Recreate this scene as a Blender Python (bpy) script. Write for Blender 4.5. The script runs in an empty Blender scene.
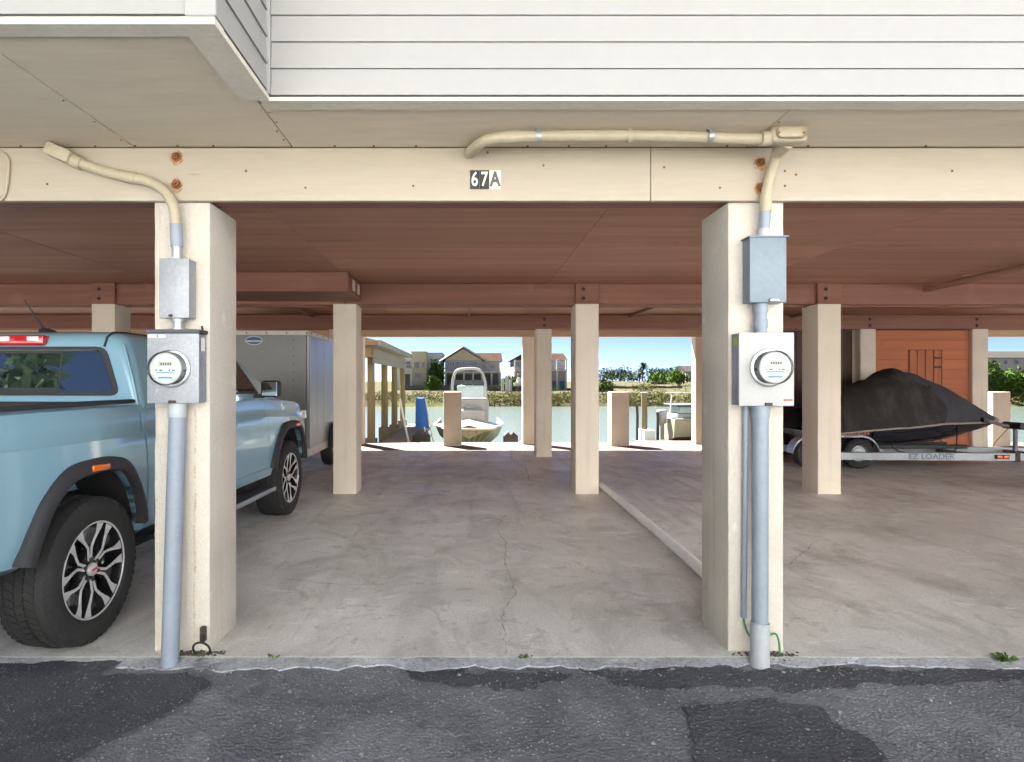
import bpy, bmesh, math, random
import numpy as np
from mathutils import Vector, Matrix

# ------------------------------------------------------------------ camera, sky, sun, exposure
scene = bpy.context.scene
R = math.radians
FOC = 620.0                       # focal length in picture pixels
CAMH = 1.47
cam_data = bpy.data.cameras.new('camera')
cam_data.sensor_width = 36.0
cam_data.lens = 36.0 * FOC / 1024.0
cam_data.shift_x = (512 - 469) / 1024.0
cam_data.clip_start = 0.05
cam_data.clip_end = 3000
cam = bpy.data.objects.new('camera', cam_data)
cam.location = (0, 0, CAMH)
cam.rotation_euler = (R(90), 0, 0)
scene.collection.objects.link(cam)
scene.camera = cam

SUN_EL, SUN_AZ = 52.0, -36.0      # azimuth measured from +Y (away from the camera) towards +X
world = bpy.data.worlds.new('World')
scene.world = world
world.use_nodes = True
wn = world.node_tree.nodes
wl = world.node_tree.links
bg = wn['Background']
sky = wn.new('ShaderNodeTexSky')
sky.sky_type = 'NISHITA'
sky.sun_disc = False
sky.sun_elevation = R(SUN_EL)
sky.sun_rotation = R(SUN_AZ)
sky.air_density = 0.13
sky.dust_density = 0.25
sky.ozone_density = 2.5
bg.inputs['Strength'].default_value = 0.05
wl.new(sky.outputs['Color'], bg.inputs['Color'])

sun_data = bpy.data.lights.new('sun', 'SUN')
sun_data.energy = 5.0
sun_data.angle = R(0.53)
sun_data.color = (1.0, 0.965, 0.92)
sun = bpy.data.objects.new('sun', sun_data)
sd = Vector((math.sin(R(SUN_AZ)) * math.cos(R(SUN_EL)), math.cos(R(SUN_AZ)) * math.cos(R(SUN_EL)), math.sin(R(SUN_EL))))
sun.rotation_euler = sd.to_track_quat('Z', 'Y').to_euler()
scene.collection.objects.link(sun)

vs = scene.view_settings
vs.view_transform = 'Standard'
vs.look = 'None'
vs.exposure = 3.05
vs.gamma = 1.0
vs.use_curve_mapping = False
cy = scene.cycles
cy.max_bounces = 14
cy.diffuse_bounces = 8
cy.glossy_bounces = 4
cy.transmission_bounces = 6
cy.sample_clamp_indirect = 6.0
cy.use_denoising = True
cy.caustics_reflective = False
cy.caustics_refractive = False

rnd = random.Random(7)
COL = scene.collection

# ------------------------------------------------------------------ helpers
WM = {}                                            # world matrix of every object built

def at(px, py, Y):
    return Vector(((px - 469.0) * Y / FOC, Y, CAMH + (381.0 - py) * Y / FOC))

def tag(o, label=None, cat=None, group=None, kind=None):
    if label: o['label'] = label
    if cat: o['category'] = cat
    if group: o['group'] = group
    if kind: o['kind'] = kind
    return o

def thing(name, label, cat, loc=(0, 0, 0), rotz=0.0, group=None, kind=None):
    o = bpy.data.objects.new(name, None)
    o.empty_display_size = 0.1
    COL.objects.link(o)
    o.location = loc
    o.rotation_euler = (0, 0, rotz)
    WM[o.name] = Matrix.Translation(Vector(loc)) @ Matrix.Rotation(rotz, 4, 'Z')
    return tag(o, label, cat, group, kind)

def copy_tree(o, parent=None, loc=None, rotz=None, label=None, group=None):
    c = o.copy()
    COL.objects.link(c)
    if parent is not None:
        c.parent = parent
    if loc is not None: c.location = loc
    if rotz is not None: c.rotation_euler = (0, 0, rotz)
    if label: c['label'] = label
    if group: c['group'] = group
    for ch in list(o.children):
        copy_tree(ch, c)
    return c

class G:
    """collects geometry, then builds ONE mesh object"""
    def __init__(self):
        self.v, self.f, self.m = [], [], []
        self.T = None
    def add(self, verts, faces, mi=0):
        n = len(self.v)
        if self.T is not None:
            verts = [self.T @ Vector(p) for p in verts]
        self.v.extend([tuple(p) for p in verts])
        self.f.extend([tuple(i + n for i in q) for q in faces])
        self.m.extend([mi] * len(faces))
        return self
    def bm(self, b, mi=0):
        b.verts.index_update()
        self.add([v.co.copy() for v in b.verts], [[v.index for v in f.verts] for f in b.faces], mi)
        b.free()
        return self
    def box(self, x0, x1, y0, y1, z0, z1, bev=0.0, seg=1, mi=0):
        if x0 > x1: x0, x1 = x1, x0
        if y0 > y1: y0, y1 = y1, y0
        if z0 > z1: z0, z1 = z1, z0
        if bev <= 0:
            return self.add([(x0, y0, z0), (x1, y0, z0), (x1, y1, z0), (x0, y1, z0), (x0, y0, z1), (x1, y0, z1), (x1, y1, z1), (x0, y1, z1)],
                            [(0, 3, 2, 1), (4, 5, 6, 7), (0, 1, 5, 4), (1, 2, 6, 5), (2, 3, 7, 6), (3, 0, 4, 7)], mi)
        b = bmesh.new()
        bmesh.ops.create_cube(b, size=1.0)
        for v in b.verts:
            v.co = Vector(((x0 + x1) / 2 + v.co.x * (x1 - x0), (y0 + y1) / 2 + v.co.y * (y1 - y0), (z0 + z1) / 2 + v.co.z * (z1 - z0)))
        bmesh.ops.bevel(b, geom=list(b.edges), offset=bev, segments=seg, profile=0.5, affect='EDGES')
        return self.bm(b, mi)
    def quad(self, a, b, c, d, mi=0):
        return self.add([a, b, c, d], [(0, 1, 2, 3)], mi)
    def tube(self, pts, r, seg=12, caps=True, mi=0):
        pts = [Vector(p) for p in pts]
        n = len(pts)
        rr = r if isinstance(r, (list, tuple)) else [r] * n
        verts, faces = [], []
        up = None
        for i, p in enumerate(pts):
            t = (pts[min(i + 1, n - 1)] - pts[max(i - 1, 0)])
            t = t.normalized() if t.length > 1e-9 else Vector((0, 0, 1))
            if up is None:
                up = Vector((0, 0, 1)) if abs(t.z) < 0.9 else Vector((1, 0, 0))
            s = t.cross(up)
            if s.length < 1e-6: s = t.cross(Vector((0, 1, 0)))
            s.normalize()
            up = s.cross(t).normalized()
            for k in range(seg):
                a = 2 * math.pi * k / seg
                verts.append(p + (s * math.cos(a) + up * math.sin(a)) * rr[i])
        for i in range(n - 1):
            for k in range(seg):
                faces.append((i * seg + k, i * seg + (k + 1) % seg, (i + 1) * seg + (k + 1) % seg, (i + 1) * seg + k))
        if caps:
            faces.append(tuple(reversed(range(seg))))
            faces.append(tuple(range((n - 1) * seg, n * seg)))
        return self.add(verts, faces, mi)
    def cyl(self, p0, p1, r, seg=16, mi=0, r1=None):
        return self.tube([p0, p1], [r, r if r1 is None else r1], seg, True, mi)
    def lathe(self, prof, origin, axis, seg=32, mi=0, closed=False):
        """prof: (radius, along) pairs"""
        o, ax = Vector(origin), Vector(axis).normalized()
        s = ax.orthogonal().normalized()
        t = ax.cross(s)
        verts, faces = [], []
        for r, h in prof:
            for k in range(seg):
                a = 2 * math.pi * k / seg
                verts.append(o + ax * h + (s * math.cos(a) + t * math.sin(a)) * r)
        n = len(prof)
        rng = range(n) if closed else range(n - 1)
        for i in rng:
            j = (i + 1) % n
            for k in range(seg):
                faces.append((i * seg + k, i * seg + (k + 1) % seg, j * seg + (k + 1) % seg, j * seg + k))
        return self.add(verts, faces, mi)
    def prism(self, poly, d0, d1, axis='y', mi=0):
        """poly in the two other axes (x,z for 'y'; y,z for 'x'; x,y for 'z') extruded from d0 to d1"""
        def P(a, b, d):
            return {'y': (a, d, b), 'x': (d, a, b), 'z': (a, b, d)}[axis]
        n = len(poly)
        verts = [P(a, b, d0) for a, b in poly] + [P(a, b, d1) for a, b in poly]
        faces = [tuple(range(n)), tuple(reversed(range(n, 2 * n)))]
        for i in range(n):
            j = (i + 1) % n
            faces.append((i, i + n, j + n, j))
        return self.add(verts, faces, mi)
    def grid(self, pts, mi=0, close_u=False):
        """pts[i][j] -> surface"""
        n, m = len(pts), len(pts[0])
        verts = [p for row in pts for p in row]
        faces = []
        for i in range(n - 1):
            for j in range(m if close_u else m - 1):
                k = (j + 1) % m
                faces.append((i * m + j, i * m + k, (i + 1) * m + k, (i + 1) * m + j))
        return self.add(verts, faces, mi)
    def mesh(self, name, fixn=True):
        me = bpy.data.meshes.new(name)
        me.from_pydata(self.v, [], self.f)
        me.update()
        if fixn:
            b = bmesh.new()
            b.from_mesh(me)
            bmesh.ops.recalc_face_normals(b, faces=b.faces)
            b.to_mesh(me)
            b.free()
        return me
    def build(self, name, mats, parent=None, local=False, smooth=None, fixn=True, **kw):
        me = self.mesh(name, fixn)
        return place(me, name, mats, parent, local, smooth, self.m if not isinstance(mats, str) else None, **kw)

def place(me, name, mats, parent=None, local=False, smooth=None, mi=None, label=None, cat=None, group=None, kind=None):
    ml = mats if isinstance(mats, (list, tuple)) else [mats]
    for m in ml:
        me.materials.append(M[m])
    if mi is not None and len(ml) > 1:
        me.polygons.foreach_set('material_index', mi)
    if smooth:
        me.polygons.foreach_set('use_smooth', [True] * len(me.polygons))
        me.set_sharp_from_angle(angle=R(smooth))
    o = bpy.data.objects.new(name, me)
    COL.objects.link(o)
    if parent is not None:
        o.parent = parent
        pm = WM[parent.name]
        WM[o.name] = pm
        if not local:
            me.transform(pm.inverted())
    else:
        if not local and len(me.vertices):
            co = np.empty(len(me.vertices) * 3)
            me.vertices.foreach_get('co', co)
            co = co.reshape(-1, 3)
            lo, hi = co.min(0), co.max(0)
            L = Vector(((lo[0] + hi[0]) / 2, (lo[1] + hi[1]) / 2, lo[2]))
            me.transform(Matrix.Translation(-L))
            o.location = L
            WM[o.name] = Matrix.Translation(L)
        else:
            WM[o.name] = Matrix.Identity(4)
    me.update()
    return tag(o, label, cat, group, kind)

def smooth_path(pts, n=6):
    """Catmull-Rom through points"""
    P = [Vector(p) for p in pts]
    P = [P[0] * 2 - P[1]] + P + [P[-1] * 2 - P[-2]]
    out = []
    for i in range(1, len(P) - 2):
        for k in range(n):
            t = k / n
            a, b, c, d = P[i - 1], P[i], P[i + 1], P[i + 2]
            out.append(0.5 * ((2 * b) + (c - a) * t + (2 * a - 5 * b + 4 * c - d) * t * t + (3 * b - a - 3 * c + d) * t ** 3))
    out.append(P[-2])
    return out

def text_mesh(body, size, extrude=0.001, align='CENTER', offset=0.0):
    c = bpy.data.curves.new('text', 'FONT')
    c.body = body
    c.size = size
    c.extrude = extrude
    c.offset = offset
    c.align_x = align
    c.align_y = 'CENTER'
    c.resolution_u = 3
    o = bpy.data.objects.new('text', c)
    COL.objects.link(o)
    bpy.context.view_layer.update()
    me = bpy.data.meshes.new_from_object(o.evaluated_get(bpy.context.evaluated_depsgraph_get()))
    bpy.data.objects.remove(o)
    bpy.data.curves.remove(c)
    return me

def boolean(me_a, me_b, op='DIFFERENCE'):
    a = bpy.data.objects.new('a', me_a)
    b = bpy.data.objects.new('b', me_b)
    COL.objects.link(a)
    COL.objects.link(b)
    md = a.modifiers.new('b', 'BOOLEAN')
    md.object = b
    md.operation = op
    md.solver = 'EXACT'
    bpy.context.view_layer.update()
    me = bpy.data.meshes.new_from_object(a.evaluated_get(bpy.context.evaluated_depsgraph_get()))
    bpy.data.objects.remove(a)
    bpy.data.objects.remove(b)
    return me

# ------------------------------------------------------------------ materials
M = {}

def nd(nt, t, **kw):
    n = nt.nodes.new(t)
    for k, v in kw.items():
        setattr(n, k, v)
    return n

def mk(name, base, rough=0.6, metal=0.0, var=0.12, vs=2.5, fine=0.06, fs=40.0, bump=0.0, bs=60.0, spots=None, streak=None,
       coat=0.0, ior=1.5, rvar=0.0, coord='Object', stretch=(1, 1, 1), sub=None, bdist=0.004, grime=None):
    """procedural paint/plaster/metal: large and fine tone variation, optional spots (colour, scale, amount), streaks, relief"""
    m = bpy.data.materials.new(name)
    m.use_nodes = True
    nt = m.node_tree
    L = nt.links.new
    p = nt.nodes['Principled BSDF']
    tc = nd(nt, 'ShaderNodeTexCoord')
    mp = nd(nt, 'ShaderNodeMapping')
    mp.inputs['Scale'].default_value = stretch
    if coord == 'World':
        ge = nd(nt, 'ShaderNodeNewGeometry')
        L(ge.outputs['Position'], mp.inputs['Vector'])
    else:
        L(tc.outputs[coord], mp.inputs['Vector'])
    def noise(scale, detail=4, rough_=0.6, dist=0.0):
        n = nd(nt, 'ShaderNodeTexNoise')
        n.inputs['Scale'].default_value = scale
        n.inputs['Detail'].default_value = detail
        n.inputs['Roughness'].default_value = rough_
        n.inputs['Distortion'].default_value = dist
        L(mp.outputs['Vector'], n.inputs['Vector'])
        return n
    def mixc(fac, a, b, blend='MIX', f=None):
        x = nd(nt, 'ShaderNodeMix', data_type='RGBA', blend_type=blend)
        if f is not None: x.inputs[0].default_value = f
        if fac is not None: L(fac, x.inputs[0])
        for s, i in ((a, 6), (b, 7)):
            if isinstance(s, tuple): x.inputs[i].default_value = (*s[:3], 1)
            else: L(s, x.inputs[i])
        return x.outputs[2]
    def rng(sock, lo, hi, a=0.0, b=1.0):
        r = nd(nt, 'ShaderNodeMapRange')
        r.inputs['From Min'].default_value = lo
        r.inputs['From Max'].default_value = hi
        r.inputs['To Min'].default_value = a
        r.inputs['To Max'].default_value = b
        L(sock, r.inputs['Value'])
        return r.outputs[0]
    c0 = tuple(max(0, x * (1 - var)) for x in base)
    c1 = tuple(min(1, x * (1 + var)) for x in base)
    n1 = noise(vs, 5, 0.6, 0.4)
    col = mixc(rng(n1.outputs['Fac'], 0.3, 0.7), c0, c1)
    if fine > 0:
        n2 = noise(fs, 3, 0.6)
        g = nd(nt, 'ShaderNodeCombineColor')
        v = rng(n2.outputs['Fac'], 0.3, 0.7, 1 - fine, 1 + fine)
        for i in range(3): L(v, g.inputs[i])
        col = mixc(None, col, g.outputs[0], 'MULTIPLY', 1.0)
    for sp in (spots or []):
        sc, scale, thr, wid, amt = sp
        n3 = noise(scale, 6, 0.65, 0.3)
        f = rng(n3.outputs['Fac'], thr, thr + wid, 0, amt)
        col = mixc(f, col, sc)
    if streak:                                           # vertical runs of dirt with shapes of their own
        sc, amt = streak
        mp2 = nd(nt, 'ShaderNodeMapping')
        mp2.inputs['Scale'].default_value = (18, 18, 0.8)
        L(tc.outputs['Object'], mp2.inputs['Vector'])
        n4 = nd(nt, 'ShaderNodeTexNoise')
        n4.inputs['Scale'].default_value = 1.0
        n4.inputs['Detail'].default_value = 3
        L(mp2.outputs['Vector'], n4.inputs['Vector'])
        col = mixc(rng(n4.outputs['Fac'], 0.56, 0.75, 0, amt), col, sc)
    L(col, p.inputs['Base Color'])
    p.inputs['Roughness'].default_value = rough
    if rvar > 0:
        n5 = noise(vs * 1.7, 4)
        L(rng(n5.outputs['Fac'], 0.3, 0.7, max(0.03, rough - rvar), min(1, rough + rvar)), p.inputs['Roughness'])
    p.inputs['Metallic'].default_value = metal
    p.inputs['IOR'].default_value = ior
    if coat > 0:
        p.inputs['Coat Weight'].default_value = coat
        p.inputs['Coat Roughness'].default_value = 0.04
    if bump > 0:
        nb = noise(bs, 6, 0.65)
        bn = nd(nt, 'ShaderNodeBump')
        bn.inputs['Strength'].default_value = bump
        bn.inputs['Distance'].default_value = bdist
        L(nb.outputs['Fac'], bn.inputs['Height'])
        L(bn.outputs['Normal'], p.inputs['Normal'])
    M[name] = m
    return m

def wood(name, base, dark, scale=1.0, axis='X', rough=0.6, amt=1.0, bump=0.25, spots=None, weather=None):
    """grain running along one axis"""
    st = {'X': (0.6, 14, 14), 'Y': (14, 0.6, 14), 'Z': (14, 14, 0.6)}[axis]
    m = bpy.data.materials.new(name)
    m.use_nodes = True
    nt = m.node_tree
    L = nt.links.new
    p = nt.nodes['Principled BSDF']
    ge = nd(nt, 'ShaderNodeNewGeometry')
    oi = nd(nt, 'ShaderNodeObjectInfo')
    mp = nd(nt, 'ShaderNodeMapping')
    mp.inputs['Scale'].default_value = tuple(s * scale for s in st)
    L(ge.outputs['Position'], mp.inputs['Vector'])
    cx = nd(nt, 'ShaderNodeCombineXYZ')
    ml = nd(nt, 'ShaderNodeMath', operation='MULTIPLY')
    ml.inputs[1].default_value = 37.0
    L(oi.outputs['Random'], ml.inputs[0])
    for i in range(3): L(ml.outputs[0], cx.inputs[i])
    L(cx.outputs[0], mp.inputs['Location'])
    n = nd(nt, 'ShaderNodeTexNoise')
    n.inputs['Scale'].default_value = 1.0
    n.inputs['Detail'].default_value = 6
    n.inputs['Roughness'].default_value = 0.65
    n.inputs['Distortion'].default_value = 0.8
    L(mp.outputs['Vector'], n.inputs['Vector'])
    r = nd(nt, 'ShaderNodeMapRange')
    r.inputs['From Min'].default_value = 0.32
    r.inputs['From Max'].default_value = 0.68
    L(n.outputs['Fac'], r.inputs['Value'])
    x = nd(nt, 'ShaderNodeMix', data_type='RGBA')
    x.inputs[6].default_value = (*dark, 1)
    x.inputs[7].default_value = (*base, 1)
    L(r.outputs[0], x.inputs[0])
    hv = nd(nt, 'ShaderNodeHueSaturation')
    rv = nd(nt, 'ShaderNodeMapRange')
    rv.inputs['To Min'].default_value = 0.88
    rv.inputs['To Max'].default_value = 1.1
    L(oi.outputs['Random'], rv.inputs['Value'])
    L(rv.outputs[0], hv.inputs['Value'])
    L(x.outputs[2], hv.inputs['Color'])
    out = hv.outputs[0]
    for sc, s2, thr, wid, am in (spots or []):
        n3 = nd(nt, 'ShaderNodeTexNoise')
        n3.inputs['Scale'].default_value = s2
        n3.inputs['Detail'].default_value = 5
        L(ge.outputs['Position'], n3.inputs['Vector'])
        r3 = nd(nt, 'ShaderNodeMapRange')
        r3.inputs['From Min'].default_value = thr
        r3.inputs['From Max'].default_value = thr + wid
        r3.inputs['To Max'].default_value = am
        L(n3.outputs['Fac'], r3.inputs['Value'])
        x3 = nd(nt, 'ShaderNodeMix', data_type='RGBA')
        L(r3.outputs[0], x3.inputs[0])
        L(out, x3.inputs[6])
        x3.inputs[7].default_value = (*sc, 1)
        out = x3.outputs[2]
    L(out, p.inputs['Base Color'])
    p.inputs['Roughness'].default_value = rough
    bn = nd(nt, 'ShaderNodeBump')
    bn.inputs['Strength'].default_value = bump
    bn.inputs['Distance'].default_value = 0.003
    L(n.outputs['Fac'], bn.inputs['Height'])
    L(bn.outputs['Normal'], p.inputs['Normal'])
    M[name] = m

mk('stucco', (0.555, 0.505, 0.435), 0.85, var=0.05, vs=1.5, fine=0.05, fs=60, bump=0.6, bs=70, bdist=0.008,
   spots=[((0.47, 0.40, 0.31), 2.6, 0.56, 0.16, 0.40), ((0.36, 0.30, 0.23), 11, 0.66, 0.05, 0.5), ((0.72, 0.70, 0.66), 6, 0.64, 0.05, 0.5)], streak=((0.44, 0.36, 0.27), 0.5), coord='World')
mk('stucco_relit', (0.75, 0.65, 0.53), 0.85, var=0.05, vs=1.5, fine=0.05, fs=60, bump=0.5, bs=90, bdist=0.006,  # copy of stucco, paler and warmer to imitate light on the inner rows
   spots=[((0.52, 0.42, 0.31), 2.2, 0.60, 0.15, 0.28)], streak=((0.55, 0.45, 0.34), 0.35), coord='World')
mk('fascia_paint', (0.405, 0.345, 0.265), 0.6, var=0.05, vs=1.2, fine=0.03, fs=30, bump=0.5, bs=14, bdist=.006, stretch=(0.16, 1, 1.6),
   spots=[((0.36, 0.27, 0.16), 4, 0.62, 0.10, 0.45), ((0.30, 0.19, 0.09), 17, 0.69, 0.04, 0.6), ((0.52, 0.48, 0.42), 3, 0.6, 0.1, 0.5)], coord='World')
mk('soffit_paint', (0.62, 0.54, 0.43), 0.8, var=0.06, vs=1.0, fine=0.04, fs=14, bump=0.12, bs=20, stretch=(0.25, 1.5, 1),
   spots=[((0.42, 0.34, 0.25), 1.8, 0.54, 0.18, 0.5), ((0.26, 0.19, 0.13), 11, 0.69, 0.03, 0.8), ((0.66, 0.59, 0.48), 5, 0.62, 0.1, 0.4)], coord='World')
mk('siding', (0.318, 0.306, 0.292), 0.45, var=0.02, vs=0.8, fine=0.015, fs=20, coord='World')
mk('siding_trim', (0.33, 0.318, 0.305), 0.4, var=0.02, fine=0.01)
mk('alu_trim', (0.62, 0.57, 0.49), 0.5, var=0.08, vs=3, spots=[((0.35, 0.28, 0.2), 8, 0.68, 0.06, 0.5)], coord='World')
wood('ceiling_ply', (0.52, 0.262, 0.180), (0.355, 0.166, 0.112), 0.35, 'X', 0.7, spots=[((0.46, 0.29, 0.2), 1.1, 0.58, 0.2, 0.35), ((0.09, 0.04, 0.03), 14, 0.74, 0.03, 0.8)])
wood('beam_brown', (0.285, 0.122, 0.079), (0.195, 0.080, 0.051), 0.6, 'X', 0.65, spots=[((0.36, 0.22, 0.15), 2.2, 0.62, 0.15, 0.4)])
wood('header_tan', (0.56, 0.42, 0.27), (0.46, 0.33, 0.2), 0.7, 'X', 0.6)
wood('orange_board', (0.52, 0.160, 0.056), (0.43, 0.126, 0.043), 0.8, 'X', 0.6, spots=[((0.3, 0.08, 0.03), 3, 0.62, 0.1, 0.4)])
wood('dark_board', (0.085, 0.035, 0.025), (0.05, 0.02, 0.015), 0.8, 'Z', 0.6)
mk('rust', (0.22, 0.085, 0.03), 0.8, var=0.35, vs=40, fine=0.3, fs=150, bump=0.6, bs=120)
mk('rust_stain', (0.36, 0.19, 0.075), 0.85, var=0.4, vs=50, fine=0.2, fs=120, spots=[((0.405, 0.345, 0.265), 45, 0.50, 0.08, 1.0)], coord='World')
mk('dark_steel', (0.06, 0.045, 0.04), 0.6, metal=0.5, var=0.3, vs=30)
mk('strip_white', (0.65, 0.55, 0.42), 0.5, var=0.1)

# ------------------------------------------------------------------ ground materials
def concrete_mat():
    m = bpy.data.materials.new('slab_concrete')
    m.use_nodes = True
    nt = m.node_tree
    L = nt.links.new
    p = nt.nodes['Principled BSDF']
    ge = nd(nt, 'ShaderNodeNewGeometry')
    def noise(s, d=6, r=0.6, di=0.0, st=(1, 1, 1)):
        mp = nd(nt, 'ShaderNodeMapping')
        mp.inputs['Scale'].default_value = st
        L(ge.outputs['Position'], mp.inputs['Vector'])
        n = nd(nt, 'ShaderNodeTexNoise')
        n.inputs['Scale'].default_value = s
        n.inputs['Detail'].default_value = d
        n.inputs['Roughness'].default_value = r
        n.inputs['Distortion'].default_value = di
        L(mp.outputs['Vector'], n.inputs['Vector'])
        return n.outputs['Fac']
    def rg(s, a, b, c=0.0, d=1.0):
        r = nd(nt, 'ShaderNodeMapRange')
        for k, v in zip(('From Min', 'From Max', 'To Min', 'To Max'), (a, b, c, d)): r.inputs[k].default_value = v
        L(s, r.inputs['Value'])
        return r.outputs[0]
    def mix(f, a, b, bl='MIX'):
        x = nd(nt, 'ShaderNodeMix', data_type='RGBA', blend_type=bl)
        if isinstance(f, float): x.inputs[0].default_value = f
        else: L(f, x.inputs[0])
        for s, i in ((a, 6), (b, 7)):
            if isinstance(s, tuple): x.inputs[i].default_value = (*s, 1)
            else: L(s, x.inputs[i])
        return x.outputs[2]
    big = noise(0.55, 6, 0.62, 0.6)
    col = mix(rg(big, 0.34, 0.66), (0.58, 0.57, 0.53), (0.82, 0.805, 0.76))
    mid = noise(2.3, 7, 0.68, 0.8, (1, 0.55, 1))
    col = mix(rg(mid, 0.47, 0.68, 0, 0.8), col, (0.44, 0.425, 0.385))
    pale = noise(1.5, 7, 0.7, 1.4, (1, 1.6, 1))
    col = mix(rg(pale, 0.56, 0.70, 0, 0.75), col, (0.88, 0.89, 0.875))
    rings = noise(3.1, 3, 0.5, 2.6)
    col = mix(rg(rings, 0.62, 0.66, 0, 0.38), col, (0.39, 0.375, 0.34))
    oil = noise(1.05, 5, 0.7, 0.3, (1.3, 0.8, 1))
    col = mix(rg(oil, 0.60, 0.72, 0, 0.7), col, (0.33, 0.315, 0.285))
    fine = noise(55, 5, 0.7)
    col = mix(1.0, col, mix(rg(fine, 0.3, 0.7), (0.80, 0.80, 0.80), (1.16, 1.16, 1.16)), 'MULTIPLY')
    scr = noise(5.5, 4, 0.6, 0.2, (0.35, 2.2, 1))
    col = mix(rg(scr, 0.68, 0.72, 0, 0.75), col, (0.88, 0.88, 0.86))
    tyre = noise(1.6, 3, 0.5, 0.2, (2.6, 0.12, 1))
    col = mix(rg(tyre, 0.56, 0.70, 0, 0.4), col, (0.40, 0.385, 0.355))
    spk = noise(28, 2, 0.5)
    col = mix(rg(spk, 0.745, 0.76, 0, 0.7), col, (0.10, 0.08, 0.07))
    L(col, p.inputs['Base Color'])
    rough = rg(noise(1.3, 6, 0.65, 1.0, (1, 1.8, 1)), 0.36, 0.66, 0.33, 0.8)
    L(rough, p.inputs['Roughness'])
    bn = nd(nt, 'ShaderNodeBump')
    bn.inputs['Strength'].default_value = 0.25
    bn.inputs['Distance'].default_value = 0.004
    hb = nd(nt, 'ShaderNodeMath', operation='ADD')
    L(fine, hb.inputs[0])
    L(mid, hb.inputs[1])
    L(hb.outputs[0], bn.inputs['Height'])
    L(bn.outputs['Normal'], p.inputs['Normal'])
    M['slab_concrete'] = m

def asphalt_mat(name, lo, hi, stone, stone_amt, rough=0.85, blotch=0.6):
    m = bpy.data.materials.new(name)
    m.use_nodes = True
    nt = m.node_tree
    L = nt.links.new
    p = nt.nodes['Principled BSDF']
    ge = nd(nt, 'ShaderNodeNewGeometry')
    def noise(s, d=5, r=0.6, di=0.0):
        n = nd(nt, 'ShaderNodeTexNoise')
        n.inputs['Scale'].default_value = s
        n.inputs['Detail'].default_value = d
        n.inputs['Roughness'].default_value = r
        n.inputs['Distortion'].default_value = di
        L(ge.outputs['Position'], n.inputs['Vector'])
        return n.outputs['Fac']
    def rg(s, a, b, c=0.0, d=1.0):
        r = nd(nt, 'ShaderNodeMapRange')
        for k, v in zip(('From Min', 'From Max', 'To Min', 'To Max'), (a, b, c, d)): r.inputs[k].default_value = v
        L(s, r.inputs['Value'])
        return r.outputs[0]
    def mix(f, a, b):
        x = nd(nt, 'ShaderNodeMix', data_type='RGBA')
        L(f, x.inputs[0])
        for s, i in ((a, 6), (b, 7)):
            if isinstance(s, tuple): x.inputs[i].default_value = (*s, 1)
            else: L(s, x.inputs[i])
        return x.outputs[2]
    col = mix(rg(noise(1.6, 6, 0.65, 0.5), 0.36, 0.64), lo, hi)
    col = mix(rg(noise(5, 6, 0.7, 0.4), 0.58, 0.74, 0, blotch), col, tuple(x * 1.7 for x in hi))
    col = mix(rg(noise(0.85, 5, 0.7, 0.6), 0.52, 0.66, 0, blotch), col, tuple(min(.5, x * 1.45) for x in hi))
    col = mix(rg(noise(14, 5, 0.7, 0.3), 0.55, 0.72, 0, 0.6), col, tuple(x * 0.6 for x in lo))
    vo = nd(nt, 'ShaderNodeTexVoronoi')
    vo.inputs['Scale'].default_value = 58
    L(ge.outputs['Position'], vo.inputs['Vector'])
    rc = nd(nt, 'ShaderNodeSeparateColor')
    L(vo.outputs['Color'], rc.inputs[0])
    sel = rg(rc.outputs[0], 0.66, 0.80)
    near = rg(vo.outputs['Distance'], 0.32, 0.20)
    mu = nd(nt, 'ShaderNodeMath', operation='MULTIPLY')
    L(sel, mu.inputs[0])
    L(near, mu.inputs[1])
    mu2 = nd(nt, 'ShaderNodeMath', operation='MULTIPLY')
    L(mu.outputs[0], mu2.inputs[0])
    L(rg(noise(3.2, 4), 0.38, 0.66, 0.25, stone_amt), mu2.inputs[1])
    col = mix(mu2.outputs[0], col, stone)
    col = mix(rg(noise(160, 3, 0.6), 0.52, 0.75, 0, 0.55), col, tuple(x * 0.45 for x in lo))
    L(col, p.inputs['Base Color'])
    p.inputs['Roughness'].default_value = rough
    bn = nd(nt, 'ShaderNodeBump')
    bn.inputs['Strength'].default_value = 1.0
    bn.inputs['Distance'].default_value = 0.012
    ad = nd(nt, 'ShaderNodeMath', operation='SUBTRACT')
    L(noise(120, 4, 0.7), ad.inputs[0])
    L(vo.outputs['Distance'], ad.inputs[1])
    L(ad.outputs[0], bn.inputs['Height'])
    L(bn.outputs['Normal'], p.inputs['Normal'])
    M[name] = m

mk('bounce_wall', (0.80, 0.83, 0.84), 0.7, var=0.03, coord='World')  # added building behind the camera, pale and cool to bounce fill light
mk('bounce_concrete', (0.57, 0.58, 0.57), 0.85, var=0.08, vs=0.5, fine=0.06, coord='World')  # added ground behind the camera, kept pale to bounce sunlight
mk('opp_glass', (0.03, 0.04, 0.05), 0.05)
mk('roof_grey', (0.22, 0.21, 0.20), 0.8)
concrete_mat()
asphalt_mat('asphalt', (0.135, 0.143, 0.162), (0.275, 0.286, 0.312), (0.75, 0.74, 0.72), 1.0)
asphalt_mat('asphalt_patch', (0.055, 0.059, 0.070), (0.115, 0.121, 0.136), (0.60, 0.59, 0.57), 0.9, 0.8, 0.25)
mk('apron', (0.35, 0.36, 0.38), 0.85, var=0.3, vs=3.0, fine=0.22, fs=45, bump=0.8, bs=60, coord='World', bdist=0.01,
   spots=[((0.07, 0.07, 0.08), 4, 0.58, 0.12, 0.8), ((0.48, 0.47, 0.45), 7, 0.62, 0.08, 0.6)])
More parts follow.
